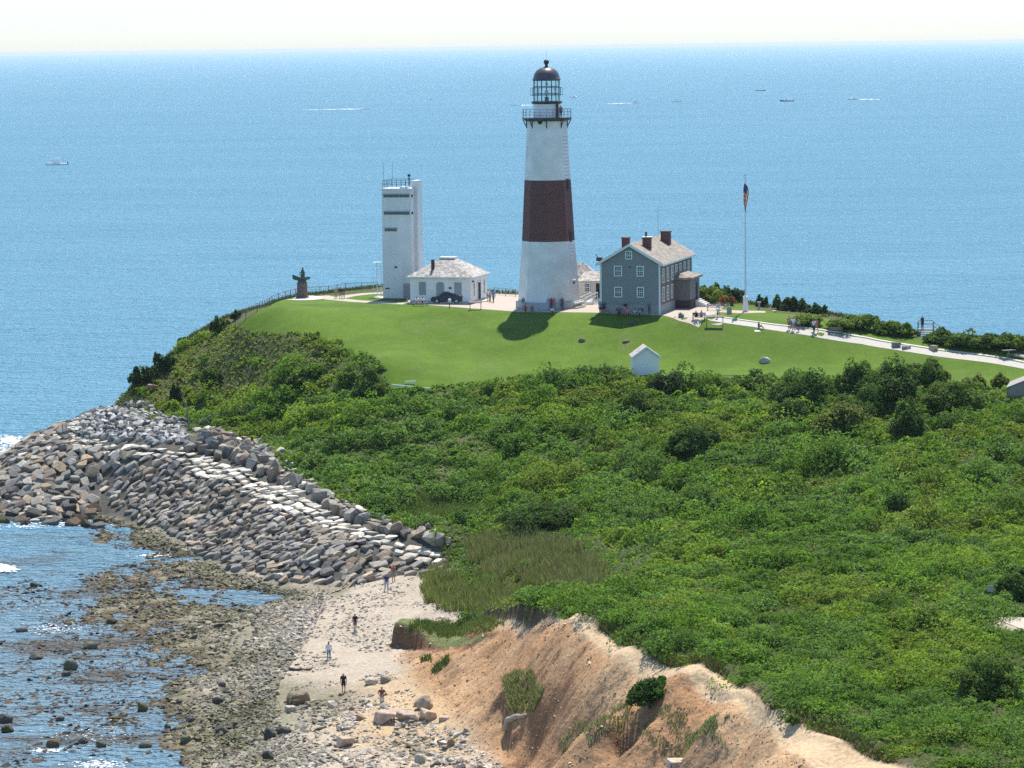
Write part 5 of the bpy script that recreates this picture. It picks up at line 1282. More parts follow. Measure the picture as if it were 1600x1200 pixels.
# ------------------------------------------------------------------ flagpole
def flagpole():
    g = ground(1165,487); D = g.y; o = empty('flagpole', (g.x, g.y, g.z), 0, 'tall white flagpole with a crossbar standing on the lawn right of the grey house', 'flagpole')
    H = at(1165,275,D).z-g.z; hb = at(1165,462,D).z-g.z; hy = at(1165,347.5,D).z-g.z
    mb = MB(); mb.ring([(.36,-.2),(.34,hb-.1),(.24,hb)], 10); mb.build('base_column', M_white, o)
    mb = MB(); mb.ring([(.42,-.2),(.42,.18)], 10); mb.build('base_collar', M_white, o)
    mb = MB(); mb.tube((0,0,hb),(0,0,H),.12,8,.06); mb.build('pole', mat('pole_paint',(.60,.62,.62),.4), o)
    mb = MB(); mb.bar((-.75,0,hy),(.45,0,hy),.08,.08); mb.tube((-.1,0,hy-.1),(-.1,0,hy+.15),.16,8); mb.build('crossbar', M_white, o)
    mb = MB(); mb.ring([(.02,H-.02),(.13,H+.1),(.13,H+.18),(.02,H+.28)], 8); mb.build('finial', mat('brass',(.5,.42,.25),.3,metallic=.6), o)
    # limp hanging flag (a thing of its own, hung from the pole)
    zt = at(1165,286,D).z; zb = at(1165,332,D).z; n = 22; m = 15; V = []; F = []; cols = []
    for j in range(n+1):
        t = j/n
        for i in range(m+1):
            u = i/m; wd = .22 + .34*math.sin(PI*min(1,t*1.15))**.8*(1-.25*t)
            x = (u-.42)*wd*1.25 + .10*math.sin(t*5+.6)*u; y = .13*math.sin(u*15+t*3)*(.4+t*.6)
            V.append((g.x+x, g.y-.16+y, zt+(zb-zt)*(t*.93+u*.07)))
            s = (u*9 + t*4.2)
            if t < .30 + .08*math.sin(u*6): c = (.05,.07,.2) if not ((i*3+j*5) % 11 == 0) else (.5,.5,.55)
            else: c = (.5,.04,.06) if math.sin(s*2.1) > 0 else (.75,.72,.72)
            cols.append(c)
    for j in range(n):
        for i in range(m): a = j*(m+1)+i; F.append((a,a+1,a+m+2,a+m+1))
    mf = mat('flag_cloth', attr='col', rough=.8, trans=.3, spec=.1)
    fo = obj('flag', mesh_np('flag', V, F, np.array(cols), True), mf); md = fo.modifiers.new('t','SOLIDIFY'); md.thickness = .01
    tag(fo, 'limp red, white and blue striped flag hanging near the top of the flagpole', 'flag')
flagpole()
# ------------------------------------------------------------------ memorial statue
def statue():
    g = atz(472.5,465.5,20); s = FPX/g.y; o = empty('memorial_statue', g, 0, 'bronze fisherman standing in a small boat on a brown stone pedestal', 'statue'); o.scale = (.92,.92,.88)
    Mg = mat('pedestal_granite', (.15,.095,.085), .7, .2, 3); Mb = mat('bronze_patina', (.055,.095,.085), .5, .25, 4, metallic=.2)
    mb = MB(); mb.ring([(1.12,-.1),(1.08,.25),(.92,.3),(.84,2.2),(.88,2.45),(.92,2.5)], 8, PI/8); mb.build('pedestal', Mg, o)
    mb = MB(); mb.ring([(.80,2.5),(.72,2.8),(.5,3.05)], 8, PI/8); mb.build('wave_base', Mb, o)
    # boat hull
    V = []; F = []; n = 9
    for i in range(n):
        t = i/(n-1); x = -1.5+2.8*t; w_ = .55*math.sin(PI*min(1,max(0.04,t*.93+.03)))**.6; top = 3.35+.55*(1-t)**3+.12*t**2; bot = 2.85+.3*(2*t-1)**2
        V += [(x,-w_,top),(x,-w_*.5,bot),(x,w_*.5,bot),(x,w_,top),(x,w_*.85,top-.08),(x,0,bot+.12),(x,-w_*.85,top-.08)]
    for i in range(n-1):
        for k in range(7): a = i*7+k; b = i*7+(k+1) % 7; F.append((a,b,b+7,a+7))
    F.append(tuple(range(7))); F.append(tuple(reversed(range((n-1)*7,n*7)))); mb = MB(); mb.add(V,F); mb.build('boat', Mb, o)
    mb = MB(); mb.ring([(.36,3.0),(.34,3.5),(.24,4.1),(.27,4.4),(.24,4.62),(.1,4.72),(.1,4.78),(.15,4.88),(.14,5.0),(.05,5.08)], 10, cx=.12); mb.tube((.0,-.2,4.55),(-.35,-.35,4.05),.09,6,.07); mb.tube((-.35,-.35,4.05),(-.1,-.5,3.7),.07,6,.05); mb.tube((.24,.2,4.5),(.5,.1,4.0),.09,6,.06); mb.tube((.5,.1,4.0),(.3,-.1,3.6),.07,6); mb.build('fisherman', Mb, o, smooth=True)
    mb = MB(); mb.tube((.6,-.1,3.0),(.9,-.25,3.55),.05,5); mb.tube((-1.1,0,3.6),(.2,-.3,3.3),.03,4); mb.build('oar', Mb, o)
    mb = MB(); mb.box(.0,.55,-.9,-.85,2.1,2.3); mb.build('plaque', mat('plaque_bronze',(.25,.2,.12),.4), o)
    c = W2([(472+33*math.cos(t*PI/16), 465.8+3.6*math.sin(t*PI/16)) for t in range(32)]); drape('memorial_disc', c, M_disc, .045, 2)
statue()
M_bwood = mat('grey_wood', (.22,.21,.19), .85, .2, 4)
# lookout deck
def deck():
    g = ground(1448,526); D = g.y; b = at(1434,526,D); o = empty('lookout_deck', (b.x, D, float(hz(b.x,D))), R(-10), 'small grey wooden lookout deck with rails among the bushes on the right skyline', 'lookout deck')
    z0 = .9
    mb = MB(); mb.box(0,2.0,0,2.2,z0-.15,z0); mb.build('platform', M_bwood, o)
    for i in range(4): mb = MB(); mb.box(.4+i*.0,1.8,-.3*(i+1),-.3*i-.002,z0-.22*(i+1)-.1,z0-.22*(i+1)); mb.build('step', M_trim, o)
    for x,y in ((0,0),(2,0),(0,2.2),(2,2.2)): mb = MB(); mb.box(x-.05,x+.05,y-.05,y+.05,-.6,z0+1.0); mb.build('post', M_bwood, o)
    mb = MB()
    for hh in (.5,1.0): mb.bar((0,2.2,z0+hh),(2,2.2,z0+hh),.06,.08); mb.bar((2,0,z0+hh),(2,2.2,z0+hh),.06,.08); mb.bar((0,0,z0+hh),(0,2.2,z0+hh),.06,.08); mb.bar((2,0,z0+hh),(3.2,-1.2,z0+hh-.7),.06,.08)
    mb.build('railing', M_bwood, o)
    return (b.x+.7, D+.7, o.location.z+z0)
DECKP = deck()
# ------------------------------------------------------------------ people
BONES = {}
def person_mesh(pose):
    """pose dict of joints -> skinned continuous body"""
    J = pose; names = list(J); idx_ = {k:i for i,k in enumerate(names)}
    rad = dict(pel=.15,spi=.145,che=.17,nec=.06,nek=.052,hea=.092,top=.07,nos=.02,
               shL=.075,shR=.075,elL=.044,elR=.044,wrL=.03,wrR=.03,paL=.036,paR=.036,hiL=.10,hiR=.10,knL=.062,knR=.062,anL=.042,anR=.042,toL=.038,toR=.038)
    E = [('pel','spi'),('spi','che'),('che','nec'),('nec','nek'),('nek','hea'),('hea','top')]
    for s in 'LR': E += [('che','sh'+s),('sh'+s,'el'+s),('el'+s,'wr'+s),('wr'+s,'pa'+s),('pel','hi'+s),('hi'+s,'kn'+s),('kn'+s,'an'+s),('an'+s,'to'+s)]
    V = [Vector(J[n]) for n in names]; Rr = [rad[n] for n in names]; EI = [(idx_[a], idx_[b]) for a, b in E]
    for s in 'LR':                                    # five fingers each hand
        pa = Vector(J['pa'+s]); wr_ = Vector(J['wr'+s]); d = (pa-wr_).normalized(); sd_ = d.cross(Vector((1,0,0))); sd_ = Vector((0,1,0)) if sd_.length < .1 else sd_.normalized(); nn = d.cross(sd_)
        for k, (off, ln) in enumerate(((-.03,.075),(-.01,.085),(.01,.08),(.03,.062),(.045,.05))):
            b0 = pa + sd_*off + d*(.03 if k < 4 else -.03); b1 = b0 + d*ln*.55 + nn*.005 + sd_*(.02 if k == 4 else 0); b2 = b1 + d*ln*.45 + nn*.022
            i0 = len(V); V += [b0,b1,b2]; Rr += [.011,.010,.008]; EI += [(idx_['pa'+s], i0),(i0,i0+1),(i0+1,i0+2)]
    me = bpy.data.meshes.new('sk'); me.from_pydata([tuple(v) for v in V], EI, []); o = bpy.data.objects.new('sk', me); link(o)
    sk = o.modifiers.new('s','SKIN'); sk.use_smooth_shade = True; sub = o.modifiers.new('d','SUBSURF'); sub.levels = 1; sub.render_levels = 1
    me.skin_vertices[0].data[idx_['pel']].use_root = True
    for i, r in enumerate(Rr): me.skin_vertices[0].data[i].radius = (r, r*(.8 if i in (idx_['che'],idx_['spi']) else 1))
    dg = bpy.context.evaluated_depsgraph_get(); ev = o.evaluated_get(dg); m2 = bpy.data.meshes.new_from_object(ev)
    bpy.data.objects.remove(o); bpy.data.meshes.remove(me)
    # bone labels for every face
    P = np.array([V[a][:] for a, b in EI]); Q2 = np.array([V[b][:] for a, b in EI]); lab = [(names[a] if a < len(names) else 'fi') + '-' + (names[b] if b < len(names) else 'fi') for a, b in EI]
    F = []; Lb = []; T = []
    for f in m2.polygons:
        c = np.array(f.center[:]); ab = Q2-P; t = np.clip(((c-P)*ab).sum(1)/((ab**2).sum(1)+1e-9),0,1); dd = np.linalg.norm(c-P-ab*t[:,None],axis=1); k = int(dd.argmin()); F.append(f.vertices[:]); Lb.append(lab[k]); T.append(t[k])
    Vn = [v.co.copy() for v in m2.vertices]; Nn = [v.normal.copy() for v in m2.vertices]
    m2.materials.clear()
    def shell(name, test, off):
        keep = [F[i] for i in range(len(F)) if test(Lb[i], T[i], m2.polygons[i])]; us = sorted({v for f in keep for v in f}); mp = {v:i for i,v in enumerate(us)}
        me_ = bpy.data.meshes.new(name); me_.from_pydata([tuple(Vn[v]+Nn[v]*off) for v in us], [], [tuple(mp[v] for v in f) for f in keep])
        for p in me_.polygons: p.use_smooth = True
        return me_
    hd = Vector(J['hea'])
    sh = shell('shirt', lambda l,t,p: l in ('pel-spi','spi-che','che-shL','che-shR') or (l == 'che-nec' and t < .6) or (l in ('shL-elL','shR-elR') and t < .62), .022)
    pt = shell('trousers', lambda l,t,p: l in ('pel-hiL','pel-hiR','hiL-knL','hiR-knR') or (l in ('knL-anL','knR-anR') and t < .85) or (l == 'pel-spi' and t < .25), .016)
    so = shell('shorts', lambda l,t,p: l in ('pel-hiL','pel-hiR') or (l in ('hiL-knL','hiR-knR') and t < .75) or (l == 'pel-spi' and t < .25), .022)
    se = shell('shoe', lambda l,t,p: l in ('anL-toL','anR-toR'), .012)
    ha = shell('hair', lambda l,t,p: l in ('nek-hea','hea-top') and (p.center.z > hd.z+.035 or (p.center.y > hd.y+.015 and p.center.z > hd.z-.08)), .014)
    return dict(body=m2, shirt=sh, trousers=pt, shorts=so, shoe=se, hair=ha)
def stand(arms='down', stride=0.0, lean=0.0):
    J = dict(pel=(0,0,.95),spi=(0,.0,1.12),che=(0,lean*.3,1.34),nec=(0,lean*.45,1.47),nek=(0,lean*.5,1.53),hea=(0,lean*.55-.01,1.63),top=(0,lean*.55,1.70))
    for s, k in (('L',1),('R',-1)):
        st = stride*k
        J['hi'+s] = (k*.10,0,.90); J['kn'+s] = (k*.11,-st*.5-.02*(st>0),.49+.02*abs(st)); J['an'+s] = (k*.12,-st*.85+.05*(st<0),.09+.06*(st<0)*abs(st)*4); J['to'+s] = (k*.14,-st*.85-.14+.04*(st<0),.045)
        J['sh'+s] = (k*.185,lean*.4,1.40)
        if arms == 'down': el=(k*.25,.03+st*.25+lean*.4,1.12); wr_=(k*.27,-.02+st*.5+lean*.3,.87); pa=(k*.27,-.04+st*.52+lean*.3,.80)
        elif arms == 'camera': el=(k*.25,-.12,1.18); wr_=(k*.09,-.3,1.45); pa=(k*.06,-.33,1.52)
        else: el=(k*.33,.08,1.17); wr_=(k*.2,-.06,1.0); pa=(k*.15,-.1,.96)
        J['el'+s]=el; J['wr'+s]=wr_; J['pa'+s]=pa
    return J
def sit():
    J = dict(pel=(0,0,.14),spi=(0,.0,.32),che=(0,-.03,.54),nec=(0,-.05,.67),nek=(0,-.06,.73),hea=(0,-.08,.83),top=(0,-.08,.90))
    for s, k in (('L',1),('R',-1)):
        J['hi'+s]=(k*.1,-.04,.13); J['kn'+s]=(k*.15,-.42,.38); J['an'+s]=(k*.14,-.66,.08); J['to'+s]=(k*.15,-.8,.05)
        J['sh'+s]=(k*.185,-.03,.60); J['el'+s]=(k*.26,-.16,.36); J['wr'+s]=(k*.17,-.36,.42); J['pa'+s]=(k*.15,-.42,.45)
    return J
POSES = {'stand':person_mesh(stand()), 'walk':person_mesh(stand('down',.28)), 'walk2':person_mesh(stand('down',-.22,.04)), 'camera':person_mesh(stand('camera')), 'hips':person_mesh(stand('hips')), 'sit':person_mesh(sit())}
_mc = {}
def cm(c, nm='cloth'):
    k = (tuple(round(x,3) for x in c), nm)
    if k not in _mc: _mc[k] = mat(nm, c, .85, spec=.15)
    return _mc[k]
SKIN = (.42,.25,.18)
def person(pos, pose, face, shirt, legs, short, hair, label, scale=1.0, group=None, bag=None, hat=None):
    P = POSES[pose]; o = empty('person', pos, face, label, 'person', group); o.scale = (scale,)*3
    def part(nm, me, m):
        me = me.copy(); me.name = nm; me.materials.clear(); me.materials.append(m); return obj(nm, me, None, o)
    b = part('body', P['body'], cm(SKIN,'skin'))
    if shirt: part('shirt', P['shirt'], cm(shirt))
    part('shorts' if short else 'trousers', P['shorts' if short else 'trousers'], cm(legs)); part('shoes', P['shoe'], cm((.12,.1,.09)))
    part('hair', P['hair'], cm(hair,'hair'))
    if hat:
        z0 = 1.70 if pose != 'sit' else .90
        mb = MB(); mb.ring([(.16,z0-.04),(.16,z0-.02),(.105,z0-.02),(.10,z0+.06),(.03,z0+.09)], 10, cy=0 if pose != 'sit' else -.08); mb.build('hat', cm(hat), o)
    return o
WH=(.75,.75,.74); BK=(.03,.03,.035); NV=(.04,.05,.12); RD=(.45,.04,.05); BL=(.10,.22,.45); LB=(.25,.42,.55); GRY=(.22,.23,.25); KH=(.35,.29,.2); PK=(.55,.25,.28); GN=(.12,.25,.15)
HB=(.04,.025,.018); HD=(.10,.06,.03); HL=(.35,.26,.14)
AW = PI        # facing away from the camera
PEO = [ # px, py(feet), pose, face, shirt, legs, short, hair, label, z or None, extra
 (604,923,'walk',0.2,NV,(.30,.36,.42),False,HB,'person in a dark top and light jeans walking near the revetment end',None),
 (615,909,'stand',.5,(.30,.12,.10),GRY,True,HB,'person in dull red standing beside the person in light jeans',None),
 (555,986,'walk2',AW+.3,BK,(.2,.12,.1),True,HB,'lone dark dressed walker at the middle of the pebble beach',None),
 (514,1031,'walk',AW,(.62,.66,.72),(.14,.22,.34),False,HD,'man in a white shirt and blue jeans walking on the pebble beach',None),
 (537,1082,'walk2',.1,BK,(.03,.03,.03),True,HL,'barelegged person in a black top and black shorts below the man in white',None),
 (597,1104,'hips',.2,(.16,.06,.06),(.5,.55,.55),True,HB,'man in a dark red shirt and pale shorts on the orange sand',None),
 (525,467,'stand',.4,(.45,.36,.25),KH,True,HL,'person in tan clothes left of the pair near the statue',20),
 (532,467,'stand',.2,BK,(.3,.22,.18),True,HB,'person in black at the middle of the group near the statue',20),
 (537,467,'hips',-.4,NV,(.35,.2,.17),True,HL,'person in navy at the right of the group near the statue',20),
 (657.5,478.5,'sit',0,WH,WH,True,HB,'person in white sitting on the left of the bench before the cottage',20.42),
 (664.5,478.5,'sit',0,WH,BK,True,HB,'person in white sitting on the right of the bench before the cottage',20.42),
 (763,471,'stand',.5,WH,KH,True,HD,'person in white standing at the corner of the white cottage',20),
 (766,472,'camera',1.0,(.5,.5,.45),GRY,True,HB,'person in pale grey close behind the one in white by the cottage',20),
 (771,473,'walk',-.4,BL,(.12,.16,.25),False,HB,'person in a blue shirt and dark trousers walking on the plaza',20),
 (817.5,484,'stand',.3,(.10,.28,.25),(.5,.5,.48),True,HB,'person in teal and white standing at the left foot of the lighthouse',20),
 (821,486.5,'sit',0,RD,RD,True,HB,'person in red sitting on the paving edge under the lighthouse',20),
 (831,486.5,'sit',.2,(.25,.12,.18),GRY,True,HB,'person in plum sitting right of the one in red under the lighthouse',20),
 (857,484.5,'stand',-.3,LB,NV,False,HB,'person in light blue standing against the lighthouse wall',20),
 (862,484.8,'stand',.4,RD,(.08,.09,.2),False,HB,'person in a red top beside the one in light blue at the lighthouse',20),
 (866,485.2,'walk',.8,(.5,.12,.12),GRY,True,HD,'person in faded red leaning toward the lighthouse wall',20),
 (863,490,'sit',.0,WH,BK,True,HB,'person in white sitting on the grass edge before the lighthouse',None),
 (878.5,484,'stand',.2,(.08,.10,.14),(.10,.12,.16),False,HB,'person in dark clothes alone at the right foot of the lighthouse',20),
 (934,465,'stand',.1,(.32,.32,.36),GRY,False,HD,'person in grey coming out of the annex door at the top of the stair',20.7),
 (938,490.5,'stand',AW,BL,BK,True,HB,'person in bright blue seen from behind at the corner of the grey house',20),
 (943.5,490.5,'stand',AW+.2,NV,BK,True,HB,'person in navy beside the one in bright blue at the house corner',20),
 (945,489.5,'sit',.1,(.35,.25,.2),KH,True,HL,'person in tan sitting on the grass below the house corner',None),
 (951,490,'sit',.0,(.5,.45,.4),(.4,.3,.25),True,HL,'person in beige sitting right of the one in tan on the grass',None),
 (967,491.8,'sit',.1,NV,BK,False,HB,'person in navy sitting under the left basement window of the grey house',20),
 (977,491.3,'stand',.4,BK,PK,True,HB,'person in black with pink shorts in front of the grey house',20),
 (981,492,'sit',-.4,PK,(.3,.15,.15),True,HD,'person in pink sitting against the grey house wall',20),
 (992,493,'sit',.3,LB,GRY,True,HB,'person in light blue sitting at the foot of the grey house',20),
 (1000,493,'sit',-.2,(.12,.35,.35),BK,True,HB,'person in teal sitting at the foot of the grey house on the right',20),
 (1015,491.2,'stand',.1,(.07,.12,.2),(.06,.1,.17),False,HB,'person in dark blue standing against the right part of the grey wall',20),
 (1089.5,499,'sit',.6,BK,BK,False,HB,'person in black sitting on the left bench beside the path',20.3),
 (1097,499.5,'sit',-.5,(.4,.36,.38),GRY,True,HD,'person in pale purple grey sitting on the left bench beside the path',20.3),
 (1122,492,'stand',.0,(.45,.42,.45),(.3,.28,.3),False,HD,'person in pale grey standing behind the picture frame stand',None),
 (1185,513.5,'sit',1.2,BK,GRY,True,HB,'person in black sitting hunched on the grass below the path',None),
 (1233,515,'stand',.2,PK,(.3,.2,.2),True,HB,'person in pink leftmost of three on the path',None),
 (1239.5,516.5,'walk',-.2,WH,(.3,.33,.4),True,HB,'person in white in the middle of three on the path',None),
 (1247.5,517,'walk2',.3,(.3,.36,.36),BK,True,HD,'shorter person in grey green rightmost of three on the path',None),
 (1271.5,521,'walk',-.6,(.68,.66,.62),BK,False,HB,'person in a white top and black trousers on the path',None),
 (1275.5,519.5,'walk2',-.8,(.45,.13,.12),PK,True,HD,'person in red close beside the one in black trousers on the path',None),
 (1436,516.5,'stand',.6,BK,NV,False,HB,'dark clothed person standing on the lookout deck',None),
 (1535,546,'stand',.1,RD,(.3,.03,.06),False,HB,'person all in red standing before the bushes on the far right',None),
]
for (px, py, ps, fc, s_, l_, sh_, h_, lb, z) in [p for p in PEO]:
    pos = atz(px, py, z) if z is not None else ground(px, py)
    if z is None: pos.z = float(hz(pos.x, pos.y)) + (.04 if py < 530 else 0)
    sc_ = 1.0 + .04*math.sin(px*3.1)
    if px == 1436: pos = Vector(DECKP)
    if 'shorter' in lb: sc_ = .82
    person(pos, ps, fc, s_, l_, sh_, h_, lb, sc_)
# keeper on the lighthouse gallery
g = at(876.3, 182, 396.0); person(Vector((g.x, 396.0, at(876,183.5,398).z)), 'stand', -.5, (.22,.10,.09), NV, False, HB, 'person in dark red standing on the lighthouse gallery')
# ------------------------------------------------------------------ car
def suv():
    g = atz(700,473.5,20); o = empty('parked_car', g, R(-13)+PI, 'dark blue estate car parked in front of the white cottage', 'car')
    Mc = mat('car_paint', (.012,.016,.035), .25, spec=.6); Mg2 = mat('car_glass', (.02,.025,.03), .1, spec=.6); Mt = mat('tyre_rubber', (.02,.02,.02), .9); Mr = mat('alloy', (.42,.43,.44), .35, metallic=.6)
    # body profile, x forward (+x), z up; length 4.6
    low = [(-2.28,.45),(-2.2,.3),(2.15,.28),(2.3,.42),(2.3,.72),(2.1,.92),(1.2,1.03),(-2.25,1.08),(-2.32,.8)]
    mb = MB(); mb.prism(low, -.88, .88); body = mb.build('body', Mc, o, bevel=.05)
    # cabin with tumblehome
    top = [(1.15,1.02),(.45,1.60),(-1.9,1.66),(-2.25,1.08)]
    V = [(x,-.84 if z < 1.2 else -.66,z) for x,z in top]+[(x,.84 if z < 1.2 else .66,z) for x,z in top]; n = 4
    mb = MB(); mb.add(V, [tuple(range(n)),tuple(reversed(range(n,2*n)))]+[(i,n+i,n+(i+1)%n,(i+1)%n) for i in range(n)]); cab = mb.build('cabin', Mg2, o)
    mb = MB(); mb.box(-1.95,.45,-.68,.68,1.62,1.70)
    for x0, x1 in ((.42,1.12),(-.35,-.42),(-1.2,-1.3),(-1.9,-2.24)):
        for s in (-1,1): mb.bar((x0,s*.675,1.64),(x1,s*.855,1.05),.07,.07)
    mb.build('roof', Mc, o, bevel=.02)
    for s in (-.5,.5):
        mb = MB(); mb.bar((-1.6,s*1.1,1.74),(.2,s*1.1,1.74),.04,.04); mb.build('roof_rail', Mr, o)
    for x in (-1.45,1.4):
        for s in (-1,1):
            mb = MB(); mb.tube((x,s*.68,.34),(x,s*.92,.34),.35,18); wv = mb.build('wheel', Mt, o)
            mb = MB(); mb.tube((x,s*.9,.34),(x,s*.935,.34),.22,12); mb.build('rim', Mr, wv)
    for s in (-1,1):
        mb = MB(); mb.box(2.2,2.33,s*.62-.2,s*.62+.2,.62,.78); mb.build('headlight', mat('headlamp',(.7,.72,.72),.1), o)
        mb = MB(); mb.box(-2.36,-2.26,s*.72-.12,s*.72+.12,.8,1.15); mb.build('tail_light', mat('tail_lamp',(.3,.02,.02),.3), o)
        mb = MB(); mb.box(.75,.95,s*.98-.08,s*.98+.08,1.02,1.16); mb.build('mirror', Mc, o)
    mb = MB(); mb.box(-2.36,-2.33,-.26,.26,.55,.68); mb.build('number_plate', mat('plate',(.7,.7,.62),.5), o)
suv()
# ------------------------------------------------------------------ benches, signs and other furniture
M_dkmet = mat('brown_metal', (.05,.042,.04), .6, .1, 3); M_stone = mat('grey_granite', (.30,.30,.31), .8, .2, 3)
def bench(pos, rz, w_, label, m=M_bwood, h=.45, back=True, group=None):
    o = empty('bench', pos, rz, label, 'bench', group)
    mb = MB(); 
    for k in range(4): mb.box(-w_/2,w_/2,-.22+k*.12,-.13+k*.12,h-.04,h)
    mb.build('seat', m, o)
    if back:
        mb = MB()
        for k in range(3): mb.box(-w_/2,w_/2,.25,.29,h+.12+k*.14,h+.22+k*.14)
        mb.build('backrest', m, o)
    for s in (-1,1):
        mb = MB(); x = s*(w_/2-.12); mb.box(x-.04,x+.04,-.2,.28,h-.1,h-.041); mb.box(x-.04,x+.04,-.2,-.12,-.1,h-.1); mb.box(x-.04,x+.04,.2,.28,-.1,(h+.6) if back else h-.1); mb.build('leg', M_dkmet, o)
    return o
BN1 = bench(atz(656.5,477.8,20.03), R(5), 2.2, 'low bench with two people in white before the white cottage', h=.42, back=False)
g = ground(1092,500.5); BN2 = bench(g, R(-10), 1.8, 'pale bench at the left of the path with a person in black', M_stone)
g = ground(1305,523); bench(g, R(-12), 1.9, 'grey bench on the path edge right of the walkers')
g = ground(1122,486); bench(g+Vector((0,.3,0)), R(-8), 3.0, 'long grey bench below the red flower pots', M_bwood)
def frame_sign(pos, rz, w_, h_, label, m=M_dkmet):
    o = empty('sign_stand', pos, rz, label, 'sign')
    for s in (-1,1): mb = MB(); mb.box(s*w_/2-.045,s*w_/2+.045,-.045,.045,-.3,h_); mb.build('leg', m, o)
    mb = MB(); mb.add([(-w_/2-.15,-.3,h_-.02),(w_/2+.15,-.3,h_-.02),(w_/2+.15,.3,h_+.18),(-w_/2-.15,.3,h_+.18),(-w_/2-.15,-.3,h_+.06),(w_/2+.15,-.3,h_+.06),(w_/2+.15,.3,h_+.26),(-w_/2-.15,.3,h_+.26)],[(0,3,2,1),(4,5,6,7),(0,1,5,4),(1,2,6,5),(2,3,7,6),(3,0,4,7)]); mb.build('panel', m, o)
    return o
frame_sign(ground(743,484)+Vector((0,0,0)), R(4), 1.5, .95, 'dark slanted information board on two legs by the plaza edge')
g = ground(1117,509.5); frame_sign(g, R(-4), 2.1, 1.15, 'wide dark information board on two legs beside the path')
drape('sign_pad', gp([(1110,507),(1126,505.5),(1132,506.5),(1122,508.5)]), M_pathc, .05, 2); drape('bench_pad', gp([(1080,501.5),(1096,501),(1093,505),(1086,504)]), M_disc, .05, 2)
drape('stone_pad', gp([(1178,516.5),(1186,515.8),(1189,518.5),(1180,519)]), M_disc, .05, 2)
for o in sc.objects:
    if o.type == 'EMPTY' and 'bench' in o.get('label','') and o.get('category') == 'person':
        B, k = (BN1, -.45) if 'left of the bench' in o['label'] else (BN1, .35) if 'right of the bench' in o['label'] else (BN2, -.4) if 'in black sitting on the left bench' in o['label'] else (BN2, .35)
        o.location = B.location + Vector((k, -.05, (.42 if B is BN1 else .45)-.05)); o.rotation_euler[2] *= .3
# binocular viewer / white round sign
g = ground(702.5,481); o = empty('viewer', g, 0, 'pale coin viewer on a thin post beside the parked car', 'viewer')
mb = MB(); mb.tube((0,0,-.1),(0,0,.75),.06,8); mb.build('post', M_dkmet, o); mb = MB(); mb.ring([(.1,.75),(.22,.9),(.22,1.15),(.1,1.3)], 10); mb.build('head', M_trim, o)
g = ground(1121,497); o = empty('viewer', g, 0, 'pale coin viewer on a post right behind the wide information board', 'viewer')
mb = MB(); mb.tube((0,0,-.1),(0,0,.95),.07,8); mb.build('post', M_dkmet, o); mb = MB(); mb.ring([(.1,.95),(.2,1.05),(.2,1.25),(.1,1.35)], 10); mb.build('head', M_trim, o)
# monument stone
g = ground(1139.5,491); mb = MB(); mb.prism([(-.33,-.1),(.33,-.1),(.33,.85),(.24,1.0),(-.24,1.0),(-.33,.85)], -.15, .15); o = mb.build('stone_marker', M_stone, bevel=.02); o.location = g; tag(o, 'upright grey stone marker below the right flower pot', 'stone marker')
# flower pots
M_fl = mat('red_petals', (.45,.03,.03), .6); 
for px, lb in ((1129.5,'pot of red flowers on the left of the pair by the long bench'),(1143.5,'pot of red flowers on the right of the pair by the long bench')):
    g = ground(px,478); g.y += 0; o = empty('flower_pot', (g.x,g.y,g.z), 0, lb, 'flower pot')
    mb = MB(); mb.ring([(.22,-.05),(.36,.65),(.4,.7),(.4,.78)], 12); mb.build('pot', M_brick, o)
    P_ = np.array([(0,0,.75)]); V,c = dome_leaves(P_, np.array([.42]), np.array([.5]), np.array([200]), np.array([.2]), np.array([(.36,.05,.05)]), np.random.default_rng(int(px)), sub=8); v,F,c = emit(V,c); obj('flowers', mesh_np('flowers',v,F,c), M_leaf, o)
    P_ = np.array([(0,0,.65)]); V,c = dome_leaves(P_, np.array([.5]), np.array([.4]), np.array([120]), np.array([.2]), np.array([(.05,.11,.02)]), np.random.default_rng(int(px)+1), sub=8); v,F,c = emit(V,c); obj('leaves', mesh_np('leaves',v,F,c), M_leaf, o)
# bell-like post by the hedge
g = ground(1186,483.5); o = empty('drinking_fountain', g, 0, 'small grey pedestal standing at the hedge right of the flagpole', 'pedestal'); mb = MB(); mb.ring([(.25,-.1),(.2,.1),(.14,.2),(.14,.8),(.3,.9),(.3,1.05)], 10); mb.build('column', M_stone, o)
# timber barrier at the left lawn corner
g = ground(612,607); g2 = ground(672,611); o = empty('timber_barrier', g, 0, 'pair of pale timber rails lying along the lower left corner of the lawn', 'barrier')
d = g2-g; mb = MB(); mb.bar((0,0,.45),(d.x,d.y,d.z+.3),.14,.18); mb.build('long_rail', M_trim, o); mb = MB(); mb.bar((1.6,.6,.75),(3.0,.6,.8),.14,.16); mb.bar((2.9,.6,-.2),(2.9,.6,.8),.12,.12); mb.bar((.1,0,-.3),(.1,0,.45),.12,.12); mb.build('short_rail', M_trim, o)
# wooden sign on two posts at the right
g = ground(1547,958); s = FPX/g.y; o = empty('trail_sign', g, 0, 'weathered sign on two thin posts beside the sandy road', 'sign'); 
for x in (-.14,.16): mb = MB(); mb.box(x-.035,x+.035,-.03,.03,-.3,2.15); mb.build('post', mat('brown_post',(.16,.10,.06),.9,.2,4), o)
mb = MB(); mb.box(-.22,.24,-.07,-.035,1.7,2.2); mb.build('board', M_grey, o)
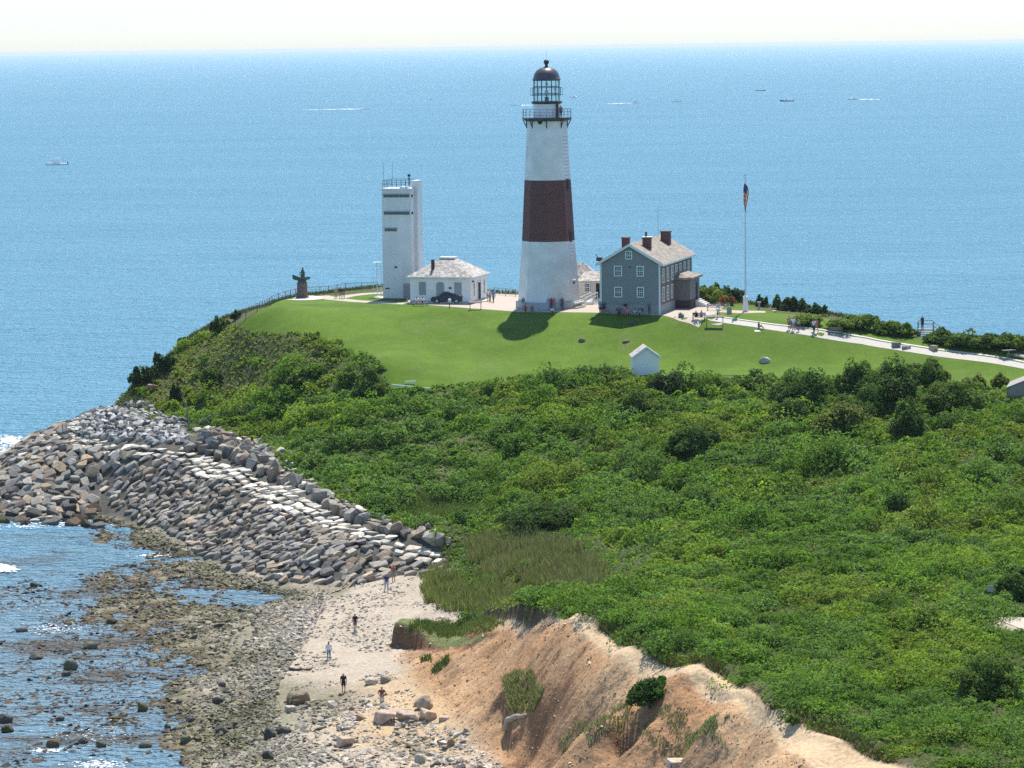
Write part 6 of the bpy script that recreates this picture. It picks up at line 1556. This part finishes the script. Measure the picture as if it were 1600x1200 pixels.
# tripod like feeder on the far right
g = ground(1576,559); o = empty('picnic_table', g, R(20), 'brown wooden picnic table on the grass at the far right', 'picnic table')
mb = MB(); mb.box(-.9,.9,-.35,.35,.95,1.02); mb.build('tabletop', M_bwood, o); mb = MB(); mb.bar((-.3,0,0),(.1,0,.95),.1,.1); mb.bar((.3,0,0),(-.1,0,.95),.1,.1); mb.build('leg', M_bwood, o)
# ------------------------------------------------------------------ fences
def wire_mat(name, col, dens):
    m = bpy.data.materials.new(name); m.use_nodes = True; nt = m.node_tree; N = nt.nodes; L = nt.links; p = N['Principled BSDF']; p.inputs['Base Color'].default_value = (*col,1)
    tc = N.new('ShaderNodeTexCoord'); ck = N.new('ShaderNodeTexNoise'); ck.inputs['Scale'].default_value = 40; L.new(tc.outputs['Object'], ck.inputs[0])
    mr = N.new('ShaderNodeMath'); mr.operation = 'LESS_THAN'; mr.inputs[1].default_value = .5 - .0 + (dens-.5)*.35; L.new(ck.outputs[0], mr.inputs[0])
    t = N.new('ShaderNodeBsdfTransparent'); x = N.new('ShaderNodeMixShader'); L.new(mr.outputs[0], x.inputs[0]); L.new(t.outputs[0], x.inputs[1]); L.new(p.outputs[0], x.inputs[2]); L.new(x.outputs[0], N['Material Output'].inputs[0]); return m
M_wire = wire_mat('wire_mesh', (.16,.17,.16), .12); M_wireg = wire_mat('green_netting', (.05,.12,.10), .22)
M_post = mat('fence_post', (.17,.16,.14), .8, .1, 3)
def fence(pts, h, step, label, rail=True, wm=M_wire, zl=0.0, world=False, pr=.05):
    W_ = [Vector((p[0],p[1],float(hz(p[0],p[1])))) for p in (pts if world else gp(pts))]
    o = empty('wire_fence', W_[0], 0, label, 'fence'); A = []
    for i in range(len(W_)-1):
        k = max(1, round((W_[i+1]-W_[i]).length/step))
        for j in range(k): p = W_[i].lerp(W_[i+1], j/k); p.z = float(hz(p.x,p.y)); A.append(p-W_[0])
    A.append(W_[-1]-W_[0])
    for p in A: mb = MB(); mb.tube(p-Vector((0,0,.4)), p+Vector((0,0,h+.05)), pr, 6); mb.build('post', M_post, o)
    if rail:
        mb = MB()
        for a, b in zip(A[:-1], A[1:]): mb.tube(a+Vector((0,0,h)), b+Vector((0,0,h)), .035, 5)
        mb.build('top_rail', M_post, o)
    mb = MB()
    for a, b in zip(A[:-1], A[1:]): mb.bar(a+Vector((0,0,h/2)), b+Vector((0,0,h/2)), .012, h-.06)
    mb.build('mesh', wm, o)
fence([(368,513),(384,498),(402,487),(425,475),(446,467.5),(470,461)], 1.15, 2.4, 'wire fence climbing the left bluff edge beside the lawn')
fence([(470,459),(500,456),(540,454),(590,452)], 1.1, 3.0, 'wire fence along the back of the lawn behind the statue')
fence([(772,461),(790,462.5),(806,464)], 1.1, 2.0, 'short wire fence on the cliff edge left of the lighthouse')
fence([(1062,598),(1090,600),(1120,602),(1165,601)], 1.15, 3.2, 'wire fence along the lower lawn edge right of the white shed')
fence([(300,676),(330,664),(366,657),(398,650)], 1.3, 2.4, 'sagging green wire fence above the upper revetment stones', True, M_wireg)
fence([(296,676),(292,655),(286,640)], 1.9, 2.0, 'tall green netting panel on the bluff beside the fir', False, M_wireg)
fence([(193,643),(212,640),(222,636)], 1.9, 1.2, 'green netting on posts at the foot of the dry bluff', False, M_wireg)
fence([(98,686),(104,684)], 2.0, .8, 'narrow green netting panel standing on the stone point', False, M_wireg)
fence([(108,690),(140,694),(190,700)], 1.5, 2.2, 'low green netting along the front of the riprap pocket', False, wire_mat('thin_netting',(.08,.22,.2),.10))
# ------------------------------------------------------------------ boats
M_hull = mat('white_hull', (.8,.8,.8), .3); M_navy = mat('navy_hull', (.03,.08,.18), .3); M_wake = mat('wake_foam', (.85,.88,.88), .9)
def boat(px, py, Lm, head, label, hull=M_hull, style='cruiser', wake=0, sc_=1.0):
    p = atz(px, py, 0.0); o = empty('boat', p, head, label, 'boat'); n = 10; V = []; F = []; B = Lm*.15
    for i in range(n):
        t = i/(n-1); x = -Lm/2+Lm*t; w_ = B*(1-max(0,(t-.45)/.55)**2.2)+.03; sh = .10*Lm*(.75+.5*t*t); kl = -.25+.35*max(0,(t-.75)/.25)**2*Lm*.05
        V += [(x,-w_,sh),(x,-w_*.75,kl),(x,w_*.75,kl),(x,w_,sh)]
    for i in range(n-1):
        for k in range(3): a = i*4+k; F.append((a,a+1,a+5,a+4))
        F.append((i*4+3,i*4,i*4+4,i*4+7))
    F.append((0,1,2,3)); F.append(tuple(reversed(range((n-1)*4,n*4)))); mb = MB(); mb.add(V,F); mb.build('hull', hull, o)
    dk = .095*Lm
    if hull is not M_hull: mb = MB(); mb.box(-Lm*.49,Lm*.2,-B*1.03,B*1.03,dk*.72,dk*1.25); mb.add([(Lm*.2,-B*.85,dk),(Lm*.2,B*.85,dk),(Lm*.5,0,dk*1.28),(Lm*.2,-B*.8,dk*1.5),(Lm*.2,B*.8,dk*1.5)],[(0,2,3),(1,4,2),(3,2,4),(0,3,4,1)]); mb.build('deck', M_hull, o)
    if style in ('cruiser','sport'):
        mb = MB(); mb.add([(-.18*Lm,-B*.7,dk),(.24*Lm,-B*.6,dk),(.24*Lm,B*.6,dk),(-.18*Lm,B*.7,dk),(-.16*Lm,-B*.6,dk+.13*Lm),(.08*Lm,-B*.5,dk+.13*Lm),(.08*Lm,B*.5,dk+.13*Lm),(-.16*Lm,B*.6,dk+.13*Lm)],[(0,3,2,1),(4,5,6,7),(0,1,5,4),(1,2,6,5),(2,3,7,6),(3,0,4,7)]); mb.build('cabin', M_hull, o)
        mb = MB(); mb.box(-.12*Lm,.10*Lm,-B*.61,-B*.60+.02,dk+.05*Lm,dk+.10*Lm); mb.build('window', M_glass, o)
        mb = MB(); mb.box(-.24*Lm,.06*Lm,-B*.6,B*.6,dk+.215*Lm,dk+.235*Lm); mb.build('canopy', M_hull, o); mb = MB()
        for x in (-.22,.04):
            for s in (-1,1): mb.tube((x*Lm,s*B*.55,dk+.1*Lm),(x*Lm,s*B*.55,dk+.22*Lm),.05,4)
        mb.build('canopy_posts', M_hull, o)
    if style == 'sport':
        mb = MB(); mb.tube((-.08*Lm,0,dk+.2*Lm),(-.12*Lm,0,dk+.45*Lm),.1,5); mb.build('mast', M_hull, o)
    if style == 'open':
        mb = MB(); mb.box(-.06*Lm,.1*Lm,-B*.35,B*.35,dk,dk+.13*Lm); mb.build('console', M_hull, o); mb = MB(); mb.box(-.12*Lm,.12*Lm,-B*.45,B*.45,dk+.22*Lm,dk+.24*Lm); mb.tube((-.05*Lm,0,dk+.1*Lm),(-.05*Lm,0,dk+.23*Lm),.05,4); mb.build('t_top', M_hull, o)
    mb = MB(); mb.box(-.54*Lm,-.49*Lm,-.3,.3,.0,dk+.05*Lm); mb.build('outboard_motor', M_dark, o)
    if wake:
        rg = np.random.default_rng(int(px)); c, s = math.cos(head), math.sin(head); k = int(160*wake); t = rg.random(k)**1.2; L_ = t*wake*28*Lm/8
        x = p.x-c*(Lm*.4+L_)+rg.normal(size=k)*(.5+t*2.2); y = p.y-s*(Lm*.4+L_)+rg.normal(size=k)*(.5+t*2.5); sz_ = (1.7-t*1.2)*rg.uniform(.5,1.2,k)*Lm/8
        V,F,c_ = merge(TIN, np.stack([x,y,np.full(k,.1)],-1), np.stack([sz_*3,sz_*2,sz_*.45],-1), np.zeros(k), np.zeros((k,2)), np.ones((k,3)))
        tag(obj('boat_wake', mesh_np('boat_wake',V,F), M_wake), 'white foam trail behind the '+label.split(' with')[0].split(' at')[0], 'wake', kind='stuff')
boat(88,258,11,PI+.12,'large white cabin cruiser at the far left of the sea',M_hull,'cruiser')
boat(570,170.5,8.5,.1,'speedboat racing to the right with a long white wake',M_hull,'open',1.7)
boat(673,156,8,.3,'white fishing boat left of the lighthouse top with raised stern',M_hull,'sport')
boat(806,165,9,PI+.1,'white boat close to the left side of the lighthouse gallery',M_hull,'open',.6)
boat(898,153,10,-.5,'white boat just right of the lighthouse lantern',M_hull,'sport')
boat(992,161.5,9,.1,'white boat trailing a short wake right of the lighthouse',M_hull,'sport',.8)
boat(1057,159,9,PI,'white boat midway between the lighthouse and the dark open boat',M_hull,'cruiser')
boat(1189,142,11,.1,'small dark boat farthest out near the horizon',mat('dark_hull',(.08,.1,.14),.5),'open')
boat(1229,158.5,13,PI,'long low dark open boat with a white bow',M_navy,'open')
boat(1334,156,12,PI+.15,'grey white boat farthest to the right with faint wake',M_hull,'sport',.5)
# ------------------------------------------------------------------ haze over the sea
def haze():
    m = bpy.data.materials.new('haze_air'); m.use_nodes = True; nt = m.node_tree; N = nt.nodes
    N.remove(N['Principled BSDF']); v = N.new('ShaderNodeVolumePrincipled'); v.inputs['Color'].default_value = (.78,.90,1,1); v.inputs['Density'].default_value = HAZE_D
    v.inputs['Anisotropy'].default_value = .2
    nt.links.new(v.outputs[0], N['Material Output'].inputs['Volume'])
    mb = MB(); mb.box(-61000,61000,-61000,61500,-5,60); tag(mb.build('haze', m), 'thin pale summer haze over the sea', 'haze', kind='stuff')
HAZE_D = 3.2e-5
haze()
